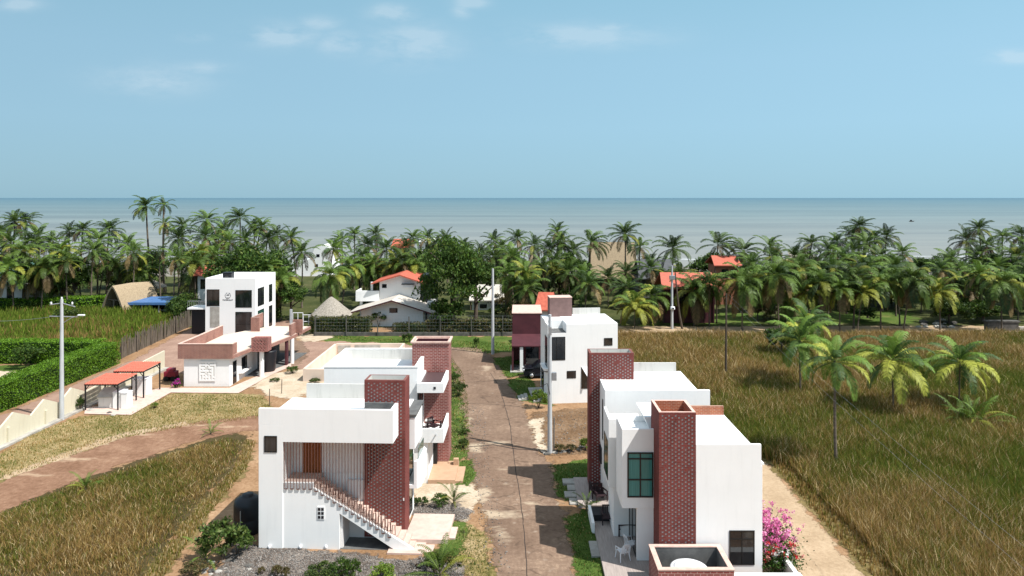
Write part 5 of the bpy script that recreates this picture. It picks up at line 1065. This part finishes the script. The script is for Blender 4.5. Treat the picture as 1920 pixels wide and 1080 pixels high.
MB().box(8.2, 10.3, 5.2, 9, 0, 7.0).build('dark_annex', M['black'], h); MB().box(9.5, 10.5, 2, 5, 0, 3.3).build('side_shed', M['offwhite'], h)
def hiphut(x, y, rx, ry, ze, zr, m, label, posts=True, ov=.25, name='thatched_hut'):
    h = empty(name, (x, y, 0), label, 'hut'); mb = MB(); n = 22; rg = random.Random(int(x * 7)); prof = [(1 + ov * .3, ze - .25), (1.0, ze), (.62, ze + (zr - ze) * .42), (.28, ze + (zr - ze) * .8), (.06, zr), (0, zr + .05)]
    vs = [(rx * r * math.copysign(abs(math.cos(2 * math.pi * j / n)) ** .75, math.cos(2 * math.pi * j / n)), ry * r * math.copysign(abs(math.sin(2 * math.pi * j / n)) ** .75, math.sin(2 * math.pi * j / n)), z + (rg.uniform(-.12, .1) if i < 2 else 0)) for i, (r, z) in enumerate(prof) for j in range(n)]
    mb.add(vs, [(i * n + j, i * n + (j + 1) % n, (i + 1) * n + (j + 1) % n, (i + 1) * n + j) for i in range(len(prof) - 1) for j in range(n)], 0, True); mb.build('roof', m, h)
    for a, b in ((-.8, -.8), (.8, -.8), (.8, .8), (-.8, .8)): MB().tube([(a * rx, b * ry, 0), (a * rx, b * ry, ze + .2)], .12, 8).build('post', M['stick'], h)
hiphut(xw(621, 98.5), 98.5, 2.75, 2.6, 2.35, 4.7, M['thatchgrey'], 'round grey thatched hut beside the white beach house')
hiphut(xw(285, 134), 134, 2.3, 2.2, 1.7, 2.9, M['thatchgrey'], 'small pale thatched shade in front of the palms behind the blue roof')
def bighut(x, y, wd, dp, zr, m, label, curve=.25, rz=0, z0=.3, name='thatched_hut'):
    # tall thatch with bowed sides and an open gable
    h = empty(name, (x, y, 0), label, 'hut', None, rz); n = 8; P_ = []
    for i in range(n + 1): t = i / n; P_.append((-wd / 2 * (1 - t) ** (1 + curve), z0 + (zr - z0) * (1 - (1 - t) ** (1.9 - curve)) ** .9 if t < 1 else zr))
    L_ = P_ + [(-a, b) for a, b in P_[-2::-1]]; k = len(L_); th = .35; vs = []
    for yy, zz in ((0, .0), (dp * .5, .12), (dp, -.1)):
        vs += [(a, yy, b + zz * (b / zr)) for a, b in L_]
    for yy in (0, dp * .5, dp): vs += [(a * .9, yy, max(.1, b - th)) for a, b in L_]
    fs = [(r * k + i, r * k + i + 1, (r + 1) * k + i + 1, (r + 1) * k + i) for r in (0, 1) for i in range(k - 1)] + [(3 * k + r * k + i, 3 * k + (r + 1) * k + i, 3 * k + (r + 1) * k + i + 1, 3 * k + r * k + i + 1) for r in (0, 1) for i in range(k - 1)]
    fs += [(i, 3 * k + i, 3 * k + i + 1, i + 1) for i in range(k - 1)]; MB().add(vs, fs).build('roof', m, h)
    MB().extr([(a * .88, dp * .8, max(0, b - .4)) for a, b in L_], (0, .1, 0)).build('back_wall', M['bark'], h)
    mb = MB(); mb.tube([(0, .3, 0), (0, .3, zr * .5)], .1, 6); mb.tube([(-wd * .3, .3, zr * .5), (wd * .25, .3, zr * .5)], .07, 6); mb.build('post', M['stick'], h)
bighut(xw(217, 112) , 111, 5.6, 7, 4.7, M['thatch'], 'tan thatched hut with tall open front at the edge of the reeds', rz=R(-22))
hiphut(xw(1000, 140), 140, 2.2, 2, 3.2, 8.2, M['thatch'], 'narrow thatched peak among palms left of the large thatch roof')
h = empty('blue_roof_shelter', (xw(234, 112), 112, 0), 'low shelter with broad blue sheet roof beside the tan thatched hut', 'shelter')
MB().extr([(-.1, -.6, 1.75), (8.6, -.6, 1.75), (8.6, 3.6, 2.15), (-.1, 3.6, 2.15)], (0, 0, .16)).build('roof', M['blueroof'], h); MB().box(-.15, 8.65, -.75, -.61, 1.55, 1.95).build('gutter', M['blueroof'], h); MB().box(.4, 8.2, 2.6, 2.8, 0, 2.0).build('wall', M['offwhite'], h); mb = MB(); mb.box(1.5, 5.2, 2.55, 2.598, .3, 1.9).box(5.6, 6.8, 2.55, 2.598, .1, 1.9).build('window', M['glass'], h)
for q in (0.1, 3.0, 5.8, 8.3): MB().tube([(q, -.4, 0), (q, -.4, 1.78)], .08, 8).build('post', M['pole'], h)
def shed(name, x, y, wd, dp, z0, ze, zr, roofm, wallm, label, wall=True, cat='house', rz=0, two=True):
    h = empty(name, (x, y, 0), label, cat, None, rz)
    if wall: MB().box(.5, wd - .5, .6, dp - .4, z0, ze).build('wall', wallm, h); window(h, wd * .3, wd * .3 + 1.2, max(ze - 2.2, .3), ze - .6, .6, name='window'); window(h, wd * .62, wd * .62 + 1.2, max(ze - 2.2, .3), ze - .6, .6, name='window')
    mb = MB(); mb.extr([(0, 0, ze), (wd, 0, ze), (wd - .3, dp / 2, zr), (.3, dp / 2, zr)], (0, 0, .15)); mb.extr([(.3, dp / 2, zr), (wd - .3, dp / 2, zr), (wd, dp, ze), (0, dp, ze)], (0, 0, .15)); mb.build('roof', roofm, h)
    for q in (.25, wd - .25): MB().tube([(q, .3, 0), (q, .3, ze)], .1, 8).build('post', M['bark'], h)
    return h
shed('red_roof_house', xw(1236, 105), 103, 8.6, 6, 0, 5.2, 7.3, M['redroof'], M['maroon'], 'dark maroon house under a bright orange red roof behind the leaning trunk')
shed('red_roof_house', xw(1336, 122), 121, 5.0, 6, 0, 6.9, 8.4, M['redroof'], M['brick_orange'], 'upper house whose bright red roof shows above the palms right of the maroon house')
shed('red_roof_house', xw(367, 112), 111, 3.2, 4, 0, 6.3, 7.8, M['redroof'], M['offwhite'], 'orange red roof just left of the white block with the emblem')
shed('green_roof_house', xw(-50, 113), 113, 8.2, 7, 0, 4.5, 7.9, M['tealroof'], M['offwhite'], 'weathered green sheet roof at the left edge behind the hedge')
shed('canvas_roof_hall', xw(1196, 130), 129, 7.5, 9, 0, 3.6, 6.9, M['greyroof'], M['darkconc'], 'dark grey pitched roof between the large thatch and the red roofs')
shed('tiled_house', xw(1001, 88), 87, 2.6, 4, 0, 4.6, 6.6, M['tileroof'], M['offwhite'], 'small pale house with worn red tile roof behind the mauve tower', rz=R(-10))
shed('grey_house', xw(880, 116), 115, 6, 6, 0, 1.6, 3.9, M['whiteroof'], M['offwhite'], 'low pale house roof right of the big green tree')
shed('orange_tile_house', xw(735, 160), 158, 4.4, 5, 0, 7.4, 9.2, M['tileroof'], M['offwhite'], 'house whose weathered orange tile roof peeks above the palms near the sea')
shed('white_roof_house', xw(786, 165), 165, 4.6, 5, 0, 8.3, 9.0, M['roofwhite'], W, 'white flat edged roof peeking between palms against the sea')
shed('thatched_hall', xw(1105, 140), 138, 9.8, 7, 0, 2.6, 9.7, M['thatch'], M['bark'], 'large steep pale thatch roof between palms near the shore', cat='hut')
h = empty('sea_house', (xw(552, 168), 166, 0), 'tall white stepped house by the beach seen between palms', 'house'); mb = MB(); mb.extr([(0, 0, 0), (9.5, 0, 0), (9.5, 0, 6.6), (7.6, 0, 7.6), (5.6, 0, 6.8), (4.6, 0, 4.2), (0, 0, 3.2)], (0, 8, 0)); mb.build('wall', W, h)
for a, b in ((6.0, 4.6), (8.0, 5.4), (8.0, 2.6), (5.6, 2.2)): window(h, a, a + .8, b, b + .7, 0, name='window')
h = empty('tan_house', (xw(1478, 140), 139, 0), 'tan house with an arched window and tiled roof among the right palms', 'house'); MB().box(0, 5.8, 0, 6, 0, 6.0).build('wall', mat('tan_plaster', (.42, .29, .19), None, 2), h)
MB().extr([(-.3, -.5, 6.0), (6.1, -.5, 6.0), (5.2, 3, 7.6), (.7, 3, 7.6)], (0, 0, .18)).build('roof', M['thatchgrey'], h); mb = MB(); mb.extr([(3.3 + .55 * math.cos(a) , -.06, 4.9 + .6 * math.sin(a)) for a in [math.pi * i / 10 for i in range(11)]] + [(2.75, -.06, 4.0), (3.85, -.06, 4.0)], (0, .1, 0)); mb.build('arched_window', M['frame'], h)
h = empty('stone_bridge', (xw(1852, 97), 97, 0), 'low grey stone wall with a cap under the palms at the right edge', 'wall'); MB().box(0, 4.4, 0, .8, 0, 1.3).build('wall', M['stone'], h); MB().box(-.2, 4.6, -.1, .9, 1.302, 1.5).build('wall_cap', M['stone'], h); MB().box(4.62, 12, .1, .7, .1, .6).build('bench_slab', M['concrete'], h)
h = empty('fishing_boat', (xw(1709, 545), 545, 0), 'tiny dark boat far out on the sea at right', 'boat'); MB().add([(-2.4, 0, .55), (-1.6, -.7, .5), (1.4, -.7, .5), (2.6, 0, .9), (1.4, .7, .5), (-1.6, .7, .5), (-1.3, 0, -.2), (1.5, 0, -.2)], [(0, 1, 6), (1, 2, 7, 6), (2, 3, 7), (3, 4, 7), (4, 5, 6, 7), (5, 0, 6), (0, 1, 5), (1, 2, 4, 5), (2, 3, 4)]).build('hull', M['bark'], h); MB().box(-.9, .3, -.4, .4, .5, 1.4).build('cabin', M['black'], h)
# ------------------------------------------------------------------ planting
hedge('hedge', [(-47.0, 50), (-47.0, 77.6)], 2.2, 2.5, 'long bright green clipped hedge behind the cream zigzag wall', 1, HG, .075, 210)
hedge('hedge', [(-49, 79.0), (-72, 79.0)], 1.8, 2.5, 'bright green clipped hedge in front of the reeds, running across to the left edge', 2, HG, .085, 150)
hedge('hedge', [(-88, 112), (-78, 113), (-71, 116), (-67, 121)], 3.0, 2.3, 'curving light green hedge left of the tan thatched hut', 3, HG, .17, 45)
hedge('hedge', [(-100, 121), (-86, 120)], 4.5, 4.0, 'tall dark green hedge at the left edge below the green roof', 4, HD, .2, 35)
hedge('hedge', [(xw(588, 95.5), 95.5), (xw(692, 95.5), 95.5)], 1.2, 2.3, 'dark olive hedge under the grey thatched hut', 5, [((.075, .078, .018), 3), ((.05, .055, .013), 2)], .14, 50)
hedge('hedge', [(xw(744, 96.4), 96.4), (xw(800, 96.4), 96.4)], 1.6, 1.3, 'low brownish clipped hedge before the white beach house', 6, [((.075, .070, .022), 3), ((.05, .055, .016), 2)], .12, 60)
hedge('hedge', [(xw(806, 96.5), 96.8), (xw(965, 96.5), 96.8)], 1.6, 1.7, 'dark scrub hedge behind the mesh fence below the big tree', 7, [((.07, .072, .02), 3), ((.095, .08, .03), 2)], .24, 26)

# single trees and shrubs
x, y = xw(846, 98), 99; tree(x, y, 5.0, 12.6, 'big dense green tree right of the white beach house', None, 0, flat=6.2)
shrub(xw(838, 97.6), 97.6, 2.6, 4.6, 'dark leafy growth around the foot of the big dense green tree', None, 0)
tree(xw(890, 100), 101, 3.6, 9.5, 'medium green tree leaning out from the right side of the big dense tree', None, 1)
tree(xw(470, 112), 112, 7.0, 10.6, 'wide dark green tree behind the white block with the emblem', None, 0)
tree(xw(400, 116), 116, 4.2, 8.0, 'dark rounded tree behind the roof tank of the white block', None, 1)
tree(xw(345, 108), 108, 2.4, 3.8, 'small loose green tree beside the balcony of the white block', None, 1)
tree(xw(350, 104), 104, 2.4, 3.2, 'low bushy tree between the reeds and the white block', None, 3)
tree(xw(545, 106), 106, 3.0, 6.0, 'thin dark tree behind the pale gate', None, 1)
tree(xw(1318, 112), 112, 2.6, 5.5, 'dark tree between the two bright red roofs', None, 0)
tree(xw(1465, 82), 82, 2.2, 3.6, 'round light green bush tree at the back of the brown field', None, 3)
tree(xw(1780, 103), 103, 3.0, 4.0, 'spreading low tree beside the boulders at right', None, 1)
tree(xw(1860, 118), 118, 4.4, 9.0, 'dark leafy tree behind the stone wall at the right edge', None, 0)
tree(xw(1660, 118), 118, 5.0, 8.6, 'wide dark tree behind the front row of right palms', None, 0)
zones = (('left of the tall twin palms', -60, 270), ('between the tall twin palms and the pale gate', 280, 552), ('behind the white beach house', 615, 800), ('between the lawn pole and the large thatch roof', 905, 1105), ('around the red roofs', 1160, 1420), ('right of the red roofs', 1430, 1960))
trnd = random.Random(21)
def blocked(px, D): return (150 < px < 350 and D < 130) or (340 < px < 420 and D < 116) or (515 < px < 655) or (-50 < px < 60 and D < 122) or (1195 < px < 1300 and D < 112) or (1305 < px < 1410 and D < 123)
for zn, a, b in zones:
    n = max(5, int((b - a) / 34))
    for i in range(n):
        D = trnd.uniform(116, 150); px = a + (b - a) * (i + trnd.uniform(.1, .9)) / n; hh = trnd.uniform(5.0, 9.0) if a < 1400 else trnd.uniform(4.5, 8.0)
        if not blocked(px, D): tree(xw(px, D), D, trnd.uniform(3.0, 4.8), hh, 'dark understory tree in the grove ' + zn, 'understory trees ' + zn, trnd.choice((1, 1, 2, 3)))
    for i in range(int((b - a) / 26)):
        D = trnd.uniform(103, 124) if a != 615 else trnd.uniform(114, 126); px = a + (b - a) * trnd.random(); r = trnd.uniform(1.4, 2.6); hh = trnd.uniform(1.6, 3.6)
        if not blocked(px, D): shrub(xw(px, D), D, r, hh, 'dense dark shrub on the grove floor ' + zn, 'understory shrubs ' + zn, trnd.choice((0, 0, 1, 2)))
    for i in range(int((b - a) / 34)):
        D = trnd.uniform(104, 138) if a != 615 else trnd.uniform(114, 138); px = a + (b - a) * trnd.random(); hc = trnd.uniform(2.2, 7.5); k = trnd.choice(('round', 'droop', 'round', 'dark', 'yellow'))
        if not blocked(px, D): palm(xw(px, D), D, hc, k, trnd.uniform(.8, 1.1), 'short coconut palm filling the grove ' + zn, 'short palms ' + zn)
for px, py, r, hh, v, lb in ((710, 612, 1.35, 2.2, 0, 'round blue green bush before the white beach house wall'), (50, 690, 1.7, 2.6, 0, 'round leafy bush between the two clipped hedges'), (570, 628, 1.2, 1.5, 1, 'scruffy bush beside the pale gate'), (590, 622, .8, 1.0, 2, 'small dry bush on the pale earth by the gate'),
        (418, 1050, 1.25, 2.3, 1, 'big grey green bush at the left corner of the stair house'), (445, 1040, .8, 1.3, 0, 'dark lower part bush against the stair house corner'), (365, 1075, .7, .6, 2, 'brown dry bush at the bottom left of the gravel'),
        (600, 1088, .85, .8, 1, 'pale green shrub on the gravel below the vent of the stair house'), (640, 1082, .55, .9, 0, 'dark upright shrub on the gravel next to the pale green one'), (662, 1086, .45, .95, 0, 'tall thin dark shrub on the gravel left of the stair opening'), (716, 1092, .75, .8, 3, 'yellow green ball shrub on the gravel below the stair'),
        (518, 1082, .28, .6, 2, 'small dark shrub on the gravel below the stair house, one of a pair'), (536, 1084, .24, .55, 2, 'tiny dark shrub on the gravel, smaller of the pair'), (490, 1078, .2, .4, 2, 'sparse dry tuft shrub on the gravel left of the pair'),
        (826, 950, .55, .75, 0, 'dark green shrub bed between the two left houses'), (792, 948, .4, .5, 0, 'small dark shrub left of the dark shrub bed'), (780, 946, .28, .4, 0, 'smallest dark shrub next to the brick tower'), (812, 1066, .6, .8, 3, 'low yellow green bush at the foot of the outside stair'),
        (868, 840, .45, .8, 1, 'narrow green shrub at the road edge beside the corner balcony'), (860, 742, .9, 1.4, 1, 'loose green shrub at the road edge behind the brick tower'), (852, 720, .6, 1.2, 0, 'darker shrub at the road edge close behind the brick tower'), (872, 815, .4, .6, 1, 'small shrub at the road edge above the narrow one'),
        (1010, 765, .85, 1.7, 3, 'yellow green round tree shrub beside the pale concrete pole'), (1048, 848, .5, .6, 2, 'reddish brown shrub right of the concrete pole foot'), (1070, 848, .45, .6, 2, 'reddish brown shrub in the middle of the lot edge'), (1097, 845, .5, .95, 3, 'ochre shrub against the brick tower of the second house'),
        (970, 690, .5, .9, 0, 'dark shrub beside the porch of the maroon house'), (1140, 968, .5, .3, 3, 'low yellow green border plants behind the black planter'), (290, 765, .35, .5, 3, 'small yellow green shrub on the parched lawn'), (143, 768, .5, 1.3, 0, 'thin leafy sapling beside the front pergola post'), (151, 770, .4, 1.2, 0, 'second thin sapling closest to the front pergola post'),
        (758, 642, .35, 1.1, 0, 'left one of two little trees on the lawn'), (768, 642, .4, 1.2, 0, 'right one of two little trees on the lawn'), (893, 652, .4, 1.3, 0, 'single little tree on the lawn near the grey pole'), (548, 700, .7, .9, 1, 'green weeds beside the walled plot'), (590, 718, .6, .5, 1, 'small weeds below the corner of the walled plot'), (515, 715, .6, .35, 1, 'low weeds at the curve of the gatehouse floor'),
        (1130, 962, .3, .25, 3, 'small border plant near the black planter corner')):
    x, y = gp(px, py); shrub(x, y, r, hh, lb, None, v)
# young palms and banana-leaf plants
for px, py, sc, lb in ((866, 812, .62, 'young palm at the road edge beside the corner balcony'), (868, 790, .4, 'smaller young palm just above the road edge palm'), (851, 945, .75, 'young yellow green palm beside the tan porch step'), (1100, 958, .62, 'young palm on the lawn between the two right houses'), (395, 815, .6, 'young palm on the edge of the red dirt track'), (160, 922, .75, 'young palm at the edge of the brown field grass'), (826, 1084, 1.15, 'young palm beside the foot of the stair'), (385, 1055, .8, 'broad yellow leaved plant beside the big grey green bush'), (870, 1000, .2, 'tiny palm shoot on the dry lawn'), (505, 760, .01, None)):
    if lb is None: continue
    x, y = gp(px, py); r = empty('young_palm', (x, y, 0), lb, 'palm tree'); link('fronds', prnd.choice(CR['young']), r, (0, 0, .3 * sc + .1), prnd.uniform(0, 6), (sc,) * 3); mb = MB(); mb.tube([(0, 0, -.05), (0, 0, .3 * sc + .15)], [.07 * sc + .02, .04 * sc + .01], 7); mb.build('stem', M['trunk'], r)
for px, py, hh in ((505, 762, 1.6), (528, 738, 1.4)):
    x, y = gp(px, py); o = empty('stake', (x, y, 0), 'thin dark stake standing in the yard, %s' % ('nearer the stair house roof' if px < 510 else 'by the pale earth'), 'stake'); MB().tube([(0, 0, -.1), (.03, 0, hh)], .035, 6).build('pole', M['bark'], o)

# coconut palms: crown heart at a point of the photograph, at a distance
def P(px, py, D, kind='round', sc=1.0, label=None, group=None, trunk=None):
    palm(xw(px, D), D, zw(py, D), kind, sc, label, group, trunk)
def zone_label(px, D, kind):
    a = 'dark' if kind == 'dark' else 'yellowing' if kind == 'yellow' else 'drooping' if kind == 'droop' else 'green'
    r = 'front row' if D < 108 else 'middle rows' if D < 124 else 'back row'
    z = ('left of the tall twin palms' if px < 262 else 'left of the white block' if px < 440 else 'behind the white block' if px < 585 else 'behind the white beach house' if px < 800 else 'between big green tree and large thatch' if px < 1090
         else 'between large thatch and red roofs' if px < 1240 else 'around the red roofs' if px < 1430 else 'right of the red roofs' if px < 1720 else 'beside the surf at right')
    return '%s coconut palm, %s of the grove %s' % (a, r, z)
SOLO = [  # px, py, D, crown, scale, label
    (274, 386, 140, 'open', 1.05, 'tallest coconut palm of the left grove, crown right on the horizon line', 3), (307, 383, 146, 'sparse', .9, 'thin tall palm with small dark crown just right of the tallest one', 1), (309, 418, 138, 'sparse', 1.0, 'tall leaning palm whose crown hangs below the thin tall palm', 2),
    (450, 408, 138, 'open', .95, 'lone tall palm with open crown above the white block roof tank', 1), (566, 472, 118, 'round', .95, 'short palm in front of the white sea house', 0), (1107, 455, 130, 'open', 1.1, 'isolated palm with wide dark crown over the left half of the large thatch', 2), (1172, 438, 126, 'dark', 1.15, 'tallest dark palm over the right half of the large thatch', 1), (1200, 462, 131, 'round', .85, 'smaller palm crown touching the right side of the tallest dark palm', 1),
    (1262, 465, 122, 'open', 1.15, 'isolated palm with arching crown above the dark grey roof', 1), (1346, 458, 126, 'open', 1.1, 'isolated palm with arching crown directly above the upper red roof', 2), (1190, 572, 99, 'yellow', 1.15, 'wide low yellow palm behind the far white house', 0), (985, 512, 108, 'yellow', .95, 'yellow green palm behind the maroon house', 0), (262, 505, 124, 'yellow', 1.0, 'bright yellow green palm directly behind the tan thatched hut', 0),
    (1392, 528, 98, 'droop', 1.15, 'drooping palm in the front row left of the field road, nearest the maroon house', 0), (1458, 515, 98, 'droop', 1.15, 'drooping palm in the front row with slightly leaning trunk', 1), (1878, 528, 96, 'droop', 1.0, 'drooping palm standing before the stone wall at the right edge', 0), (1762, 545, 98, 'yellow', 1.0, 'short yellow palm beside the boulder heap', 0),
    (1363, 560, 72, 'sparse', .01, None, 0),
    (1500, 636, 66, 'near', 1.12, 'big shaggy palm at the back of the brown field, left of the field palms', 0), (1515, 605, 69, 'near', .9, 'upper palm crown right above the big shaggy field palm', 0), (1565, 676, 48.3, 'near', .85, 'lone yellow green palm on a thin pale trunk in the brown field', 1), (1674, 672, 60, 'near', 1.2, 'large dark field palm with broad arching fronds', 0), (1800, 678, 61, 'near', 1.08, 'field palm right of the large dark one', 1)]
for px, py, D, kd, sc, lb, tr in SOLO:
    if lb: P(px, py, D, kd, sc, lb, None, tr)
x, y = gp(1820, 798); r = empty('spiky_bush', (x, y, 0), 'low spiky bright green palm bush in the brown field', 'palm bush'); link('fronds', CR['young'][0], r, (0, 0, .5), .4, (1.7,) * 3); link('fronds', CR['young'][1], r, (.5, -.3, .4), 2, (1.5,) * 3); link('fronds', CR['young'][1], r, (-.7, .2, .4), 4, (1.4,) * 3)
x, y = gp(1361, 712); o = empty('field_pole', (x, y, 0), 'thin dark bare pole at the back of the brown field below the palms', 'pole'); MB().tube([(0, 0, -.1), (.05, 0, 9.0)], [.13, .08], 9).build('pole', M['bark'], o)
ROWS = [(28, 415, 130, 'round'), (48, 413, 132, 'dark'), (4, 437, 125, 'round'), (72, 442, 126, 'round'), (130, 434, 150, 'dark'), (156, 430, 150, 'dark'), (205, 430, 135, 'dark'), (100, 452, 124, 'round'), (175, 470, 118, 'round'), (240, 456, 130, 'round'), (40, 470, 112, 'droop'), (82, 500, 111, 'droop'), (125, 488, 113, 'round'), (152, 500, 119, 'droop'), (196, 486, 126, 'dark'), (216, 498, 124, 'droop'), (-20, 440, 118, 'dark'), (-30, 490, 110, 'droop'), (15, 505, 109, 'droop'), (250, 472, 121, 'round'), (120, 535, 118, 'yellow'), (185, 450, 128, 'round'), (60, 455, 118, 'dark'), (115, 470, 117, 'yellow'), (20, 455, 116, 'round'),
    (342, 422, 135, 'open'), (388, 412, 131, 'round'), (384, 442, 125, 'dark'), (418, 430, 150, 'dark'), (478, 422, 146, 'open'), (330, 482, 116, 'round'), (376, 472, 119, 'yellow'), (402, 478, 117, 'round'), (430, 452, 123, 'round'), (460, 450, 121, 'dark'), (335, 445, 130, 'dark'), (410, 450, 134, 'round'), (300, 470, 124, 'sparse'), (365, 495, 113, 'droop'),
    (490, 425, 140, 'round'), (502, 448, 130, 'dark'), (520, 440, 136, 'round'), (546, 446, 141, 'dark'), (520, 482, 118, 'round'), (525, 525, 106, 'droop'), (500, 500, 110, 'yellow'), (470, 480, 116, 'droop'),
    (625, 466, 131, 'round'), (665, 440, 141, 'open'), (705, 438, 132, 'round'), (690, 460, 121, 'dark'), (620, 516, 104, 'droop'), (655, 498, 109, 'droop'), (700, 492, 115, 'round'), (752, 488, 113, 'round'), (738, 498, 115, 'yellow'), (775, 446, 140, 'round'), (802, 445, 151, 'dark'), (836, 450, 150, 'dark'), (640, 450, 136, 'round'), (725, 465, 126, 'dark'), (680, 480, 118, 'dark'), (760, 465, 130, 'dark'), (775, 500, 114, 'droop'), (820, 455, 140, 'round'), (868, 462, 138, 'round'),
    (926, 452, 150, 'dark'), (970, 446, 140, 'dark'), (1045, 434, 139, 'dark'), (1052, 452, 126, 'round'), (960, 480, 121, 'round'), (1040, 490, 119, 'round'), (1018, 500, 116, 'round'), (925, 482, 126, 'round'), (1002, 460, 131, 'dark'), (1075, 470, 124, 'round'), (940, 465, 134, 'round'), (1030, 465, 126, 'dark'), (955, 515, 109, 'droop'), (1065, 510, 112, 'round'), (1095, 520, 116, 'round'), (900, 475, 132, 'dark'),
    (1176, 540, 104, 'round'), (1222, 556, 103, 'droop'), (1140, 520, 118, 'dark'), (1175, 510, 122, 'dark'), (1330, 532, 101.5, 'droop'), (1300, 545, 101.5, 'droop'), (1410, 495, 112, 'round'), (1420, 520, 106, 'droop'), (1395, 470, 124, 'round'),
    (1443, 462, 122, 'open'), (1450, 480, 112, 'round'), (1522, 456, 131, 'open'), (1612, 424, 127, 'dark'), (1598, 440, 131, 'dark'), (1640, 448, 130, 'dark'), (1662, 444, 136, 'dark'), (1570, 452, 130, 'round'), (1600, 470, 118, 'round'), (1650, 480, 115, 'round'), (1580, 484, 112, 'round'), (1692, 474, 131, 'round'), (1540, 528, 98, 'droop'), (1600, 520, 99, 'droop'), (1648, 528, 98, 'droop'), (1712, 522, 97, 'droop'), (1500, 500, 104, 'droop'), (1560, 502, 106, 'round'), (1622, 500, 108, 'droop'), (1680, 500, 110, 'round'), (1625, 455, 122, 'round'), (1555, 470, 122, 'dark'), (1490, 480, 118, 'dark'), (1680, 520, 102, 'droop'), (1575, 540, 97, 'droop'), (1510, 545, 99, 'yellow'), (1620, 545, 96.5, 'yellow'),
    (1836, 428, 126, 'dark'), (1812, 450, 131, 'dark'), (1880, 444, 131, 'open'), (1916, 440, 131, 'dark'), (1782, 488, 122, 'round'), (1832, 480, 121, 'dark'), (1872, 500, 113, 'round'), (1800, 505, 112, 'round'), (1850, 460, 122, 'round'), (1905, 480, 114, 'droop'), (1935, 470, 120, 'round'), (1840, 520, 106, 'dark'), (1910, 530, 104, 'droop'), (1765, 505, 110, 'dark'), (1945, 500, 104, 'droop')]
rr = random.Random(9)
for px, py, D, kd in ROWS:
    lb = zone_label(px, D, kd); P(px, py, D, kd, rr.uniform(.84, 1.06), lb, lb.replace('coconut palm', 'palms').replace(',', ''))
